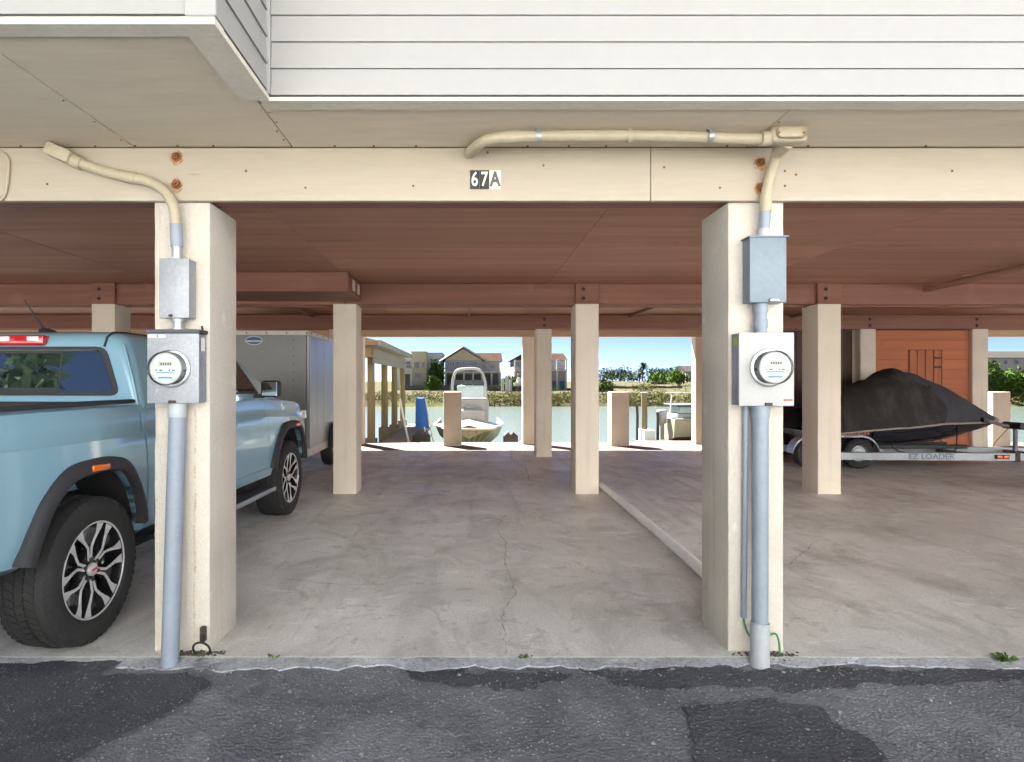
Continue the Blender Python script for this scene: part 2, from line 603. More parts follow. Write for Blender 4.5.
mk('crack', (0.30, 0.265, 0.23), 0.95, var=0.3, vs=20)
mk('deck_concrete', (0.56, 0.50, 0.42), 0.8, var=0.1, vs=1.5, fine=0.08, coord='World')
mk('dirt', (0.10, 0.08, 0.06), 0.95, var=0.4, vs=30, fine=0.3, fs=100, bump=0.8, bs=80)

ZA = -0.022                                        # asphalt level; slab top is z = 0
# ------------------------------------------------------------------ the ground
g = G()
g.box(-60, 60, 3.303, 14.85, -0.6, 0.0)
slab = g.build('slab', 'slab_concrete', label='stained grey concrete floor of the open carport', kind='structure')

def ragged(x0, x1, y, amp, step, seed):
    r = random.Random(seed)
    out, x, d = [], x0, 0.0
    while x < x1:
        d = d * 0.75 + r.uniform(-amp, amp) * 0.5
        out.append((x, y + d + r.uniform(-amp, amp) * 0.25))
        x += step * r.uniform(0.6, 1.4)
    out.append((x1, y))
    return out

# ground sheet: asphalt lot, one sheet in front of the slab
g = G()
g.box(-60, 60, 0.6, 3.30, ZA - 0.5, ZA)
ground = g.build('ground', 'asphalt', label='worn dark asphalt lot in front of the carport', kind='structure')
# added, unseen: pale drive and white building row, bouncing sun into the carport
g = G()
g.box(-60, 60, -70, 0.6, ZA - 0.5, ZA + .004)
g.build('bounce_ground', 'bounce_concrete', label='added pale concrete behind the camera that bounces light', kind='structure')
opp = thing('bounce_row', 'added white building row behind the camera that bounces light', 'building', (0, -12, 0))
G().box(-6.5, 34, -22, -12, 0, 13.6).build('wall', 'bounce_wall', opp)
G().box(-34, -6.55, -22, -12, 0, 5.4).build('wall', 'bounce_wall', opp)
G().prism([(-22.5, 13.6), (-11.6, 13.6), (-11.6, 13.75), (-17, 15.2), (-22.5, 13.75)], -7, 34.5, 'x').build('roof', 'roof_grey', opp)
for fl in (1.0, 3.8, 6.8, 9.8):
    for k in range(9):
        x = -5.5 + k * 4.7
        w = G().box(x, x + 1.6, -12.0, -11.95, fl, fl + 1.5, .01).build('window', 'siding_trim', opp)
        G().box(x + .08, x + 1.52, -11.97, -11.935, fl + .08, fl + 1.42).build('pane', 'opp_glass', w)
# cracked concrete apron between slab and asphalt (raised, its front lip ragged)
g = G()
lip = ragged(-5.5, 6.0, 3.215, 0.05, 0.05, 3)
for (xa, ya), (xb, yb) in zip(lip, lip[1:]):
    z = -0.001
    g.add([(xa, ya, ZA - .02), (xb, yb, ZA - .02), (xb, yb + .012, z - .0145), (xa, ya + .012, z - .0145), (xb, 3.304, z), (xa, 3.304, z)],
          [(0, 1, 2, 3), (3, 2, 4, 5)])
g.build('apron', 'apron', label='rough grey concrete lip along the front of the carport floor', kind='structure')

def patch(poly, z, name, mat, seed, label, sub=6, amp=0.012):
    r = random.Random(seed)
    pts = []
    for i, (x, y) in enumerate(poly):
        x2, y2 = poly[(i + 1) % len(poly)]
        n = max(1, int(math.hypot(x2 - x, y2 - y) / 0.03))
        for k in range(n):
            t = k / n
            X_, Y_ = x + (x2 - x) * t, y + (y2 - y) * t
            wob = .035 * math.sin(X_ * 9 + Y_ * 5) + .02 * math.sin(X_ * 23 - Y_ * 17 + 1)
            pts.append((X_ + wob + r.uniform(-amp, amp), Y_ + wob * .6 + r.uniform(-amp, amp)))
    cx = sum(p[0] for p in pts) / len(pts)
    cy_ = sum(p[1] for p in pts) / len(pts)
    g = G()
    n = len(pts)
    b = bmesh.new()
    vs_ = [b.verts.new((x, y, z)) for x, y in pts]
    es = [b.edges.new((vs_[i], vs_[(i + 1) % n])) for i in range(n)]
    bmesh.ops.triangle_fill(b, edges=es, use_beauty=True)
    g.bm(b)
    g.add([(x, y, z) for x, y in pts] + [(x, y, ZA - .004) for x, y in pts], [(i, (i + 1) % n, n + (i + 1) % n, n + i) for i in range(n)])
    return g.build(name, mat, label=label, kind='structure')

patch([(-2.75, 3.27), (-2.02, 3.30), (-1.80, 3.29), (-1.84, 3.12), (-1.30, 3.11), (-1.24, 2.99), (-1.42, 2.62), (-1.62, 2.2), (-2.75, 2.2)], ZA + .014, 'asphalt_patch', 'asphalt_patch', 5,
      'dark fresh asphalt patch in front of the left column')
patch([(0.98, 2.83), (1.15, 2.86), (1.40, 2.87), (1.58, 2.80), (1.62, 2.55), (1.55, 2.2), (0.80, 2.2), (0.93, 2.6)], ZA + .010, 'asphalt_patch', 'asphalt_patch', 6,
      'dark asphalt patch at the lower right of the lot')
patch([(0.55, 3.19), (1.3, 3.21), (2.2, 3.20), (3.6, 3.2), (3.6, 3.04), (2.4, 3.06), (1.5, 2.99), (0.7, 3.03)], ZA + .006, 'asphalt_strip', 'asphalt_patch', 8,
      'narrow tar strip along the concrete lip by the right column', amp=0.02)
patch([(-0.35, 3.17), (0.3, 3.18), (0.5, 3.12), (0.3, 3.0), (-0.2, 3.02)], ZA + .006, 'asphalt_strip', 'asphalt_patch', 9,
      'short tar smear along the concrete lip below the house number', amp=0.02)

mk('sun_strip_dimmed', (0.10, 0.083, 0.062), 0.85, var=0.15, vs=1.5, fine=0.1, coord='World')  # slab tone darkened in colour to offset the sun on this strip
G().box(-60, 60, 13.15, 14.86, -.05, .004).build('sun_strip_dimmed', 'sun_strip_dimmed', slab)  # added sheet over the sunlit end of the slab
# cracks and joints of the slab, parts of it
def crack(pts, w, seed, parent=slab):
    r = random.Random(seed)
    P = []
    for (x, y), (x2, y2) in zip(pts, pts[1:]):
        n = max(2, int(math.hypot(x2 - x, y2 - y) / 0.05))
        for k in range(n):
            t = k / n
            P.append((x + (x2 - x) * t + r.uniform(-.014, .014), y + (y2 - y) * t + r.uniform(-.014, .014)))
    P.append(pts[-1])
    g = G()
    rows = []
    for i, (x, y) in enumerate(P):
        a, b = P[max(0, i - 1)], P[min(len(P) - 1, i + 1)]
        tx, ty = b[0] - a[0], b[1] - a[1]
        l = math.hypot(tx, ty) or 1
        ww = w * r.uniform(0.1, .8)
        rows.append([(x - ty / l * ww, y + tx / l * ww, .003), (x + ty / l * ww, y - tx / l * ww, .003)])
    g.grid(rows)
    g.build('crack', 'crack', parent)
crack([(0.20, 3.32), (0.21, 3.9), (0.32, 4.3), (0.29, 5.0), (0.33, 5.6), (0.27, 6.2), (0.4, 6.8)], .005, 1)
crack([(1.75, 4.2), (2.15, 4.75), (2.6, 5.0), (3.1, 5.6)], .007, 2)
crack([(2.6, 5.0), (3.0, 4.95), (3.4, 5.1)], .004, 3)
crack([(-1.35, 4.6), (-0.9, 4.45), (-0.55, 4.5)], .004, 4)
crack([(0.9, 9.2), (0.95, 10.4), (0.8, 11.6), (0.9, 13.2)], .008, 6)

# ------------------------------------------------------------------ the building over the carport
bld = thing('stilt_building', 'cream and white condo building on concrete columns above the open carport', 'building', (0, 8, 2.44))
ZC = 2.745                                        # ceiling
YF, YS, YB = 3.337, 2.76, 2.176                   # fascia face, siding face, bump-out face
XB = -0.90                                        # right end of the bump-out

# core of the upper storeys
g = G()
g.box(-24, 24, YS + .03, 14.9, 2.80, 8.6)
g.box(-24, XB - .03, YB + .03, YS + .03, 2.80, 8.6)
g.build('upper_wall', 'siding', bld)
g = G()
g.prism([(1.75, 8.6), (15.05, 8.6), (15.05, 8.75), (8.4, 10.2), (1.75, 8.75)], -24.5, 24.5, 'x')
g.build('roof', 'roof_grey', bld)

# clapboards: each a board of its own, lapped
def clap_x(x0, x1, y, z0, h, parent):
    g = G()
    g.prism([(y - .011, z0 + .0046), (y - .011, z0 + .010), (y - .002, z0 + h + .004), (y + .012, z0 + h + .004), (y + .012, z0 + .006), (y - .004, z0 + .006)], x0, x1, 'x')
    g.build('siding_board', 'siding', parent)
def clap_y(y0, y1, x, z0, h, parent):
    g = G()
    g.prism([(x + .011, z0 + .0046), (x + .011, z0 + .010), (x + .002, z0 + h + .004), (x - .012, z0 + h + .004), (x - .012, z0 + .006), (x + .004, z0 + .006)], y0, y1, 'y')
    g.build('siding_board', 'siding', parent)
H = 0.1185
wall_r = G().box(XB + .03, 7.0, YS + .014, YS + .028, 2.74, 4.45).build('siding_wall', 'siding', bld)
wall_s = G().box(XB - .028, XB - .014, YB + .04, YS - .004, 2.75, 4.45).build('siding_wall', 'siding', bld)
wall_l = G().box(-7.0, XB - .05, YB + .014, YB + .028, 2.75, 4.45).build('siding_wall', 'siding', bld)
for k in range(14):
    clap_x(XB + .022, 7.0, YS, 2.735 + k * H, H, wall_r)
    clap_y(YB + .026, YS - .022, XB, 2.748 + k * H, H, wall_s)
    clap_x(-7.0, XB - .092, YB, 2.748 + k * H, H, wall_l)
# corner posts and starter strips
G().box(XB - .09, XB + .02, YB - .02, YB + .024, 2.742, 4.45, 0.003).build('corner_post', 'siding_trim', bld)
G().box(XB - .015, XB + .02, YS - .022, YS + .016, 2.742, 4.45, 0.003).build('corner_post', 'siding_trim', bld)
g = G()
g.box(XB - .03, 7.0, YS - .004, YS + .09, 2.716, 2.732)
g.build('starter_strip', 'alu_trim', bld)
g = G()
g.box(XB - .115, XB + .012, YB + .07, YS - .006, 2.716, 2.738)
g.build('starter_strip', 'alu_trim', bld)
g = G()
g.box(-7.0, XB + .012, YB - .012, YB + .068, 2.716, 2.742)
g.build('starter_strip', 'alu_trim', bld)

# soffit panels between siding and fascia
sof = G().box(-24, 24, YS + .03, YF + .04, 2.765, 2.79).build('soffit', 'soffit_paint', bld)
def panel(name, x0, x1, y0, y1, z, t, mat, parent, gap=.003, sag=0.0):
    g = G()
    g.box(x0 + gap, x1 - gap, y0 + gap, y1 - gap, z, z + t, 0.0015)
    return g.build(name, mat, parent)
for x0, x1 in ((-6.68, -4.24), (-4.24, -1.80), (-1.80, -0.95)):
    panel('soffit_panel', x0, x1, YB + .07, YF - .002, 2.727 + rnd.uniform(0, .003), .012, 'soffit_paint', sof)
for x0, x1 in ((-0.95, 1.49), (1.49, 3.93), (3.93, 6.37)):
    panel('soffit_panel', x0, x1, YS + .05, YF - .002, 2.727 + rnd.uniform(0, .003), .012, 'soffit_paint', sof)

# nail heads along the soffit joints
for x in (-1.80, -0.95, 1.49):
    for k in range(5):
        yy = (YB if x < -1 else YS) + .14 + k * (.23 if x < -1 else .11)
        for sx in ((-.016,), (.016,), ())[rnd.randrange(3)]:
            G().cyl((x + sx, yy, 2.7245), (x + sx, yy, 2.730), .0045, 8).build('nail_head', 'rust', sof)
for k in range(26):
    if rnd.random() < .45: continue
    x = -2.4 + k * .21 + rnd.uniform(-.02, .02)
    G().cyl((x, YF - .022 - rnd.uniform(0, .01), 2.722), (x, YF - .022, 2.730), .006, 8).build('nail_head', 'rust', sof)
# fascia boards and the brown beam behind
for x0, x1 in ((-8.2, -3.9), (-3.9, 0.978), (0.978, 5.86), (5.86, 9)):
    g = G()
    g.box(x0 + .0015, x1 - .0015, YF, YF + .036, 2.440, 2.726, .003)
    g.build('fascia_board', 'fascia_paint', bld)
g = G()
g.box(-24, 24, 3.376, 3.52, 2.452, 2.76)
g.build('beam', 'beam_brown', bld)

# ceiling: plywood panels with open joints
ceil = G().box(-24, 24, 3.45, 14.6, ZC + .03, ZC + .05).build('ceiling', 'ceiling_ply', bld)
xs = [-9.0 + 2.52 * k + .0 for k in range(9)]
off = -1.49 - xs[3]
xs = [x + off for x in xs]
y = 3.52
row = 0
while y < 14.4:
    y1 = min(y + 1.215, 14.5)
    for a, b in zip(xs, xs[1:]):
        panel('ceiling_panel', a, b, y, y1, ZC + rnd.uniform(0, .006), .015, 'ceiling_ply', ceil, .002)
    y = y1

def beam(x0, x1, y0, y1, z0=2.47, z1=ZC, mat='beam_brown', name='beam'):
    g = G()
    g.box(x0, x1, y0, y1, z0, z1 - .001, .006)
    return g.build(name, mat, bld)
def bolt(p, r=.018, parent=None, mat='dark_steel', d=.02, name='bolt'):
    g = G()
    p = Vector(p)
    g.cyl(p, p + Vector((0, -.004, 0)), r * 1.5, 14)
    g.cyl(p + Vector((0, -.004, 0)), p + Vector((0, -d, 0)), r, 6)
    g.cyl(p + Vector((0, -d, 0)), p + Vector((0, -d * 1.7, 0)), r * .5, 8)
    return g.build(name, mat, parent)

ROW1, ROW2, ROW3, ROW4 = 3.375, 8.065, 11.99, 14.35
# second row: two plies with a block bolted over every column
for x0, x1 in ((-12, -4.77), (-4.765, -1.62), (-1.615, 1.535), (1.54, 4.685), (4.69, 7.8), (7.805, 12)):
    beam(x0, x1, ROW2 + .045, ROW2 + .10, 2.47 + rnd.uniform(-.004, .006))
beam(-12, 12, ROW2 + .26, ROW2 + .32, 2.46)
for x in (-4.76, 1.538, 4.69, 7.8):
    b = beam(x - .152, x + .152, ROW2 - .004, ROW2 + .043, 2.473, name='block')
    bolt((x - .05, ROW2 - .005, 2.665), .016, b)
    bolt((x - .05, ROW2 - .005, 2.545), .016, b)
# boxed-in chase in front of the second row
g = G()
g.box(-3.25, -1.405, 7.22, 8.10, 2.512, ZC - .002, .008)
chase = g.build('boxed_chase', 'beam_brown', bld)
for yy in (7.47, 7.78):
    G().box(-1.405, -1.388, yy, yy + .10, 2.56, 2.69, .004).build('cover_plate', 'strip_white', chase)
# third row
beam(-16, 16, ROW3 - .05, ROW3 + .03, 2.475)
beam(-16, 16, ROW3 + .24, ROW3 + .32, 2.48)
for x in (1.45, 7.72, 9.78):
    for zz in (2.54, 2.66):
        bolt((x, ROW3 - .05, zz), .02, bld)
# outer header
beam(-16, 16, ROW4 - .03, ROW4 + .10, 2.49, 2.735, 'header_tan', 'header')
# joists lie along the depth between rows 2 and 3 (seen as light edges)
for x in (-3.0, 0.0, 3.1, 6.2):
    G().box(x - .02, x + .02, ROW2 + .33, ROW3 - .06, 2.69, ZC - .002, .003).build('batten', 'beam_brown', bld)
# pale slim strips on the ceiling past the second row
for x0, x1, yy in ((-3.7, -1.85, 9.3), (0.25, 1.2, 9.7), (6.1, 8.0, 9.2), (8.4, 10.2, 9.5)):
    G().box(x0, x1, yy, yy + .10, 2.65, 2.742, .01).build('ceiling_strip', 'strip_white', bld)

# fascia bolts with rust weeping around them
for x, zz, big in ((-1.573, 2.675, 1), (-1.573, 2.527, 1), (1.567, 2.646, .9), (1.567, 2.51, .9)):
    b = bolt((x, YF - .001, zz), .017 * big, bld, 'rust', .022, 'bolt')
    g = G()
    r = random.Random(int(x * 100 + zz * 1000))
    pts = [(x + math.cos(a) * r.uniform(.028, .042), zz - .006 + math.sin(a) * r.uniform(.028, .046)) for a in [k * .4 for k in range(16)]]
    g.add([(a, YF - .0012, c) for a, c in pts], [tuple(range(len(pts)))])
    g.build('rust_stain', 'rust_stain' if 'rust_stain' in M else 'rust', bld)
for x, zz in ((-1.2, 2.60), (-.88, 2.51), (.4, 2.63), (1.05, 2.62), (1.35, 2.51), (1.70, 2.60), (1.70, 2.52), (1.76, 2.58), (2.6, 2.6), (-.3, 2.52), (-2.27, 2.53), (.1, 2.70)):
    g = G()
    g.cyl((x, YF - .003, zz), (x, YF + .002, zz), .0065, 8)
    g.build('nail_head', 'rust', bld)

# ------------------------------------------------------------------ columns: every one a thing
def column(x, y, label, top=2.44, w=.305, d=.39, group='cream concrete columns of the carport', mat=None):
    mat = mat or ('stucco' if y < 5 else 'stucco_relit')
    g = G()
    b = bmesh.new()
    bmesh.ops.create_cube(b, size=1.0)
    for v in b.verts:
        v.co = Vector((x + v.co.x * w, y + d / 2 + v.co.y * d, top / 2 + v.co.z * top))
    bmesh.ops.bevel(b, geom=[e for e in b.edges if abs(e.verts[0].co.z - e.verts[1].co.z) > .5], offset=.012, segments=2, profile=.6, affect='EDGES')
    r = random.Random(int(x * 31 + y * 7))
    for k in range(1, 44):
        bmesh.ops.bisect_plane(b, geom=list(b.verts) + list(b.edges) + list(b.faces), plane_co=(0, 0, top * k / 44), plane_no=(0, 0, 1))
    for v in b.verts:                                 # worn, slightly uneven arrises
        if 0.02 < v.co.z < top - .02:
            chip = .007 if r.random() < .05 else .0016
            v.co.x += r.uniform(0, chip) * (-1 if v.co.x > x else 1)
            v.co.y += r.uniform(0, chip) * (-1 if v.co.y > y + d / 2 else 1)
    g.bm(b)
    return g.build('concrete_column', mat, label=label, cat='column', group=group, smooth=40, kind='thing')

column(-1.562, ROW1, 'front cream column with the grey meter box, beside the blue pickup')
column(1.562, ROW1, 'front cream column with the white meter box and blue grey conduit')
column(-4.69, ROW1, 'front cream column out of view to the left of the pickup')
column(4.69, ROW1, 'front cream column at the far right end of the carport front')
column(-4.76, ROW2, 'cream column rising behind the roof of the pickup', 2.472)
column(-1.617, ROW2, 'cream column just right of the enclosed cargo trailer', 2.472)
column(1.538, ROW2, 'middle row cream column at the end of the pipe lying on the floor', 2.472)
column(4.69, ROW2, 'cream column in front of the covered watercraft trailer wheels', 2.472)
column(7.8, ROW2, 'middle row cream column right of the watercraft trailer', 2.472)
column(1.45, ROW3, 'slim distant cream column left of the middle row column', 2.474)
column(7.72, ROW3, 'cream column at the left edge of the orange wall', 2.474)
column(9.89, ROW3, 'cream column at the right edge of the orange wall', 2.474, d=.30)
column(-2.55, ROW3, 'back row cream column beside the cargo trailer', 2.474)
column(5.45, ROW3, 'back row cream column behind the white meter box column', 2.474)
column(1.38, ROW4, 'sunlit outer post standing behind the slim distant column', 2.49, .27, .27)
column(5.38, ROW4, 'sunlit outer post seen at the edge of the white meter box column', 2.49, .27, .27)
column(-2.58, ROW4, 'outer post at the corner of the timber boathouse', 2.49, .27, .27)
column(9.40, ROW4, 'outer post behind the orange storage room', 2.49, .27, .27)
column(-6.58, ROW4, 'outer post far left beyond the cargo trailer', 2.49, .27, .27)
# short square pillars at the water's edge
mk('pillar_plaster', (0.64, 0.53, 0.42), 0.85, var=0.05, fine=0.04, bump=0.4, bs=80, coord='World', spots=[((0.5, 0.34, 0.22), 3, 0.6, 0.12, 0.35)])
for x, lab in ((-0.37, 'short tan pillar at the water in front of the boat with white arch'), (3.40, 'short tan pillar at the water left of the dock pilings'),
               (11.97, 'short tan pillar at the water behind the trailer winch'), (7.6, 'short tan pillar hidden behind the orange storage room')):
    g = G()
    g.box(x - .2, x + .2, 13.93, 14.30, 0, 1.225, .012, 2)
    g.build('short_pillar', 'pillar_plaster', label=lab, cat='pillar', group='short pillars along the water edge', smooth=40, kind='thing')

# ------------------------------------------------------------------ storage room: orange boards, vertical-board door
room = thing('storage_room', 'orange painted board wall of a storage room with a plank door', 'storage room', (8.8, 12.1, 0))
G().box(7.88, 9.73, 12.10, 13.8, 0.0, 2.46).build('core', 'dark_board', room)
z = .01
k = 0
while z < 2.43:
    h = .188
    g = G()
    if z > .0 and z < 2.07:
        g.box(7.876, 8.55, 12.068 + rnd.uniform(0, .003), 12.10, z, min(z + h - .0015, 2.465), .003)
        g.build('board', 'orange_board', room)
        g = G()
        g.box(9.21, 9.733, 12.068 + rnd.uniform(0, .003), 12.10, z, min(z + h - .0015, 2.465), .003)
        g.build('board', 'orange_board', room)
    else:
        g.box(7.876, 9.733, 12.068 + rnd.uniform(0, .003), 12.10, z, min(z + h - .0015, 2.465), .003)
        g.build('board', 'orange_board', room)
    z += h
wood('orange_door', (0.48, 0.145, 0.045), (0.38, 0.105, 0.033), 0.8, 'Z', 0.6)
door = G().box(8.555, 9.205, 12.085, 12.099, .01, 2.078).build('door', 'dark_board', room)
for k in range(4):
    x0 = 8.568 + k * .158
    G().box(x0 + .005, x0 + .149, 12.064, 12.088, .015, 2.068, .004).build('plank', 'orange_door', door)
for zz in (1.9, 1.72):
    G().box(9.06, 9.19, 12.052, 12.066, zz, zz + .04, .003).build('hinge', 'dark_steel', door)
wall = thing('board_wall', 'dark brown board wall behind the white meter box column', 'wall', (6.5, 12.2, 0))
for k in range(14):
    x0 = 5.62 + k * .138
    G().box(x0, x0 + .133, 12.2 + rnd.uniform(0, .004), 12.225, 0.0, 2.468, .003).build('board', 'dark_board', wall)

# ------------------------------------------------------------------ electrical gear on the two front columns
mk('grey_box', (0.30, 0.315, 0.335), 0.45, metal=0.25, var=0.10, vs=6, fine=0.10, fs=60, spots=[((0.62, 0.63, 0.64), 16, 0.66, 0.05, 0.5), ((0.25, 0.2, 0.16), 25, 0.72, 0.03, 0.6)])
mk('blue_grey_box', (0.165, 0.205, 0.24), 0.45, metal=0.2, var=0.07, vs=5, fine=0.06, spots=[((0.50, 0.56, 0.60), 22, 0.68, 0.04, 0.6)])
mk('white_box', (0.43, 0.42, 0.41), 0.45, var=0.04, vs=5, fine=0.04, fs=50, spots=[((0.5, 0.42, 0.33), 14, 0.7, 0.05, 0.3)])
mk('box_side', (0.27, 0.29, 0.33), 0.5, metal=0.2, var=0.15, vs=8, fine=0.12, spots=[((0.5, 0.5, 0.5), 14, 0.66, 0.05, 0.4)])
mk('box_lid', (0.06, 0.065, 0.075), 0.5, metal=0.3, var=0.2, vs=10)
mk('pvc_grey', (0.24, 0.275, 0.33), 0.5, var=0.07, vs=4, fine=0.05, spots=[((0.5, 0.53, 0.57), 9, 0.66, 0.06, 0.4)], streak=((0.28, 0.30, 0.34), 0.5))
mk('pvc_pale', (0.38, 0.40, 0.41), 0.5, var=0.07, vs=6)
mk('pvc_cream', (0.42, 0.355, 0.25), 0.5, var=0.07, vs=5, fine=0.06, spots=[((0.40, 0.30, 0.17), 12, 0.66, 0.06, 0.4)])
mk('galv', (0.40, 0.42, 0.44), 0.45, metal=0.7, var=0.15, vs=15, fine=0.1)
mk('green_wire', (0.03, 0.22, 0.07), 0.45)
mk('meter_face', (0.62, 0.63, 0.60), 0.4, var=0.02)
mk('meter_lcd', (0.50, 0.47, 0.33), 0.3, var=0.05)
mk('print_dark', (0.08, 0.10, 0.13), 0.5)
mk('print_blue', (0.10, 0.28, 0.55), 0.5)
mk('print_red', (0.55, 0.05, 0.04), 0.5)
mk('print_white', (0.72, 0.72, 0.70), 0.5)
mk('print_green', (0.35, 0.48, 0.10), 0.5)
mk('black', (0.012, 0.012, 0.013), 0.5)
mk('meter_ring', (0.52, 0.54, 0.55), 0.28, metal=0.9, var=0.05)
def glass_mat(name, tint=(1, 1, 1), rough=0.02):
    m = bpy.data.materials.new(name)
    m.use_nodes = True
    nt = m.node_tree
    L = nt.links.new
    out = nt.nodes['Material Output']
    nt.nodes.remove(nt.nodes['Principled BSDF'])
    tr = nd(nt, 'ShaderNodeBsdfTransparent')
    tr.inputs[0].default_value = (*tint, 1)
    gl = nd(nt, 'ShaderNodeBsdfGlossy')
    gl.inputs['Roughness'].default_value = rough
    fr = nd(nt, 'ShaderNodeFresnel')
    fr.inputs['IOR'].default_value = 1.32
    mx = nd(nt, 'ShaderNodeMixShader')
    L(fr.outputs[0], mx.inputs[0])
    L(tr.outputs[0], mx.inputs[1])
    L(gl.outputs[0], mx.inputs[2])
    L(mx.outputs[0], out.inputs['Surface'])
    M[name] = m
glass_mat('meter_glass', (0.93, 0.95, 0.95))

def meter(parent, x, y, z, R0=.083):
    """kilowatt-hour meter on a box face at y, facing the camera (-Y)"""
    m = G().lathe([(0.0, 0), (R0 * 1.2, 0), (R0 * 1.2, .016), (R0 * 1.08, .02), (R0 * 1.05, .02)], (x, y, z), (0, -1, 0), 40).build('meter', 'meter_ring', parent, smooth=35)
    G().lathe([(R0 * 1.0, .0), (R0 * 1.0, .070), (R0 * .93, .072), (0, .072)], (x, y, z), (0, -1, 0), 40).build('dial', 'meter_face', m, smooth=35)
    G().lathe([(R0 * 1.05, .018), (R0 * 1.05, .085), (R0 * 1.0, .096), (R0 * .85, .101), (0, .103)], (x, y, z), (0, -1, 0), 40).build('glass', 'meter_glass', m, smooth=40)
    yf = y - .0725
    G().box(x - .035, x + .040, yf - .002, yf, z + .012, z + .034).build('display', 'meter_lcd', m)
    g = G()
    for k in range(5):
        g.box(x - .024 + k * .012, x - .016 + k * .012, yf - .003, yf - .002, z + .016, z + .030)
    g.build('digits', 'print_dark', m)
    g = G()
    for dx, w in ((-.05, .006), (-.030, .016), (.018, .008), (.034, .016)):
        g.box(x + dx, x + dx + w, yf - .001, yf, z - .014, z - .006)
    g.build('print', 'print_dark', m)
    G().box(x - .045, x + .048, yf - .001, yf, z - .026, z - .019).build('print', 'print_blue', m)
    G().box(x - .036, x + .036, yf - .001, yf, z - .052, z - .043).build('print', 'print_blue', m)
    G().cyl((x + (.05 if x < 0 else -.05), y - .04, z - .01), (x + (.088 if x < 0 else -.088), y - .04, z - .01), .008, 10).build('seal', 'print_dark', m)
    return m

def enclosure(name, label, cat, x0, x1, z0, z1, yf, mats, group):
    """box from the column face out to yf"""
    t = thing(name, label, cat, ((x0 + x1) / 2, ROW1, z0), 0, group)
    face, side = mats
    G().box(x0 + .003, x1 - .003, yf + .012, ROW1 - .001, z0 + .003, z1 - .003, .003).build('body', side, t)
    c = G().box(x0, x1, yf, yf + .016, z0, z1, .004, 2).build('cover', face, t, smooth=40)
    return t, c

# left column: disconnect box, meter box
X = -1.562
t, c = enclosure('disconnect_box', 'scuffed grey steel disconnect box above the grey meter box', 'electrical box', -1.640, -1.481, 1.803, 2.12, 3.279, ('grey_box', 'grey_box'), 'steel electrical boxes on the front columns')
G().cyl((-1.575, 3.276, 1.815), (-1.575, 3.262, 1.815), .008, 10).build('latch', 'dark_steel', t)
G().box(-1.60, -1.53, 3.279, 3.30, 2.12, 2.128).build('flange', 'galv', t)
t, c = enclosure('meter_box', 'grey steel electric meter box with dark top edge on the left column', 'meter box', -1.699, -1.425, 1.352, 1.722, 3.271, ('grey_box', 'box_side'), 'steel electrical boxes on the front columns')
G().box(-1.705, -1.418, 3.262, ROW1 - .002, 1.7225, 1.742, .003).build('lid', 'box_lid', t)
G().box(-1.694, -1.60, 3.2695, 3.272, 1.700, 1.714).build('sticker', 'print_white', t)
G().box(-1.648, -1.640, 3.2685, 3.2695, 1.701, 1.713).build('print', 'print_dark', t)
G().box(-1.4255, -1.4235, 3.30, 3.34, 1.63, 1.70).build('sticker', 'print_white', t)
G().box(-1.585, -1.545, 3.262, 3.272, 1.353, 1.368, .003).build('hasp', 'dark_steel', t)
G().cyl((-1.43, 3.33, 1.742), (-1.437, 3.335, 1.765), .006, 8).build('seal_wire', 'black', t)
meter(t, -1.567, 3.271, 1.535)

# right column
t, c = enclosure('disconnect_box', 'plain blue grey disconnect box above the white meter box', 'electrical box', 1.485, 1.680, 1.885, 2.232, 3.279, ('blue_grey_box', 'blue_grey_box'), 'steel electrical boxes on the front columns')
G().box(1.585, 1.635, 3.262, 3.281, 1.889, 1.905, .003).build('hasp', 'galv', t)
G().box(1.478, 1.690, 3.272, ROW1 - .002, 2.232, 2.238).build('lid', 'blue_grey_box', t)
t, c = enclosure('meter_box', 'white fronted electric meter box with a red sticker on the right column', 'meter box', 1.425, 1.716, 1.338, 1.726, 3.271, ('white_box', 'box_side'), 'steel electrical boxes on the front columns')
G().box(1.660, 1.706, 3.2695, 3.272, 1.365, 1.374).build('sticker', 'print_red', t)
G().box(1.672, 1.706, 3.2695, 3.272, 1.349, 1.363).build('sticker', 'print_white', t)
G().box(1.425, 1.4272, 3.30, 3.34, 1.66, 1.70).build('sticker', 'print_green', t)
G().box(1.56, 1.60, 3.262, 3.272, 1.339, 1.355, .003).build('hasp', 'dark_steel', t)
meter(t, 1.580, 3.271, 1.540)

# conduits
def pipe_thing(name, label, segs, cat='conduit', group='electrical conduits'):
    """segs: (part name, points, radius, material)"""
    base = Vector(segs[0][1][-1])
    t = thing(name, label, cat, base, 0, group)
    for nm, pts, r, mt in segs:
        G().tube(pts, r, 20).build(nm, mt, t, smooth=40)
    return t
# left: fat riser from the ground to the meter box (leans a little)
t = pipe_thing('conduit_riser', 'fat blue grey conduit leaning up the left column to the meter box',
           [('pipe', [(-1.566, 3.245, -.03), (-1.562, 3.325, 1.30), (-1.562, 3.33, 1.352)], .0445, 'pvc_grey'),
            ('collar', [(-1.562, 3.322, 1.275), (-1.562, 3.327, 1.352)], .049, 'pvc_pale')])
# left: nipple between boxes
pipe_thing('conduit_nipple', 'short galvanised nipple joining the two grey boxes on the left column',
           [('pipe', [(-1.562, 3.33, 1.742), (-1.560, 3.33, 1.803)], .026, 'galv'), ('locknut', [(-1.562, 3.33, 1.742), (-1.562, 3.33, 1.752)], .04, 'galv'), ('locknut', [(-1.56, 3.33, 1.79), (-1.56, 3.33, 1.803)], .036, 'galv')])
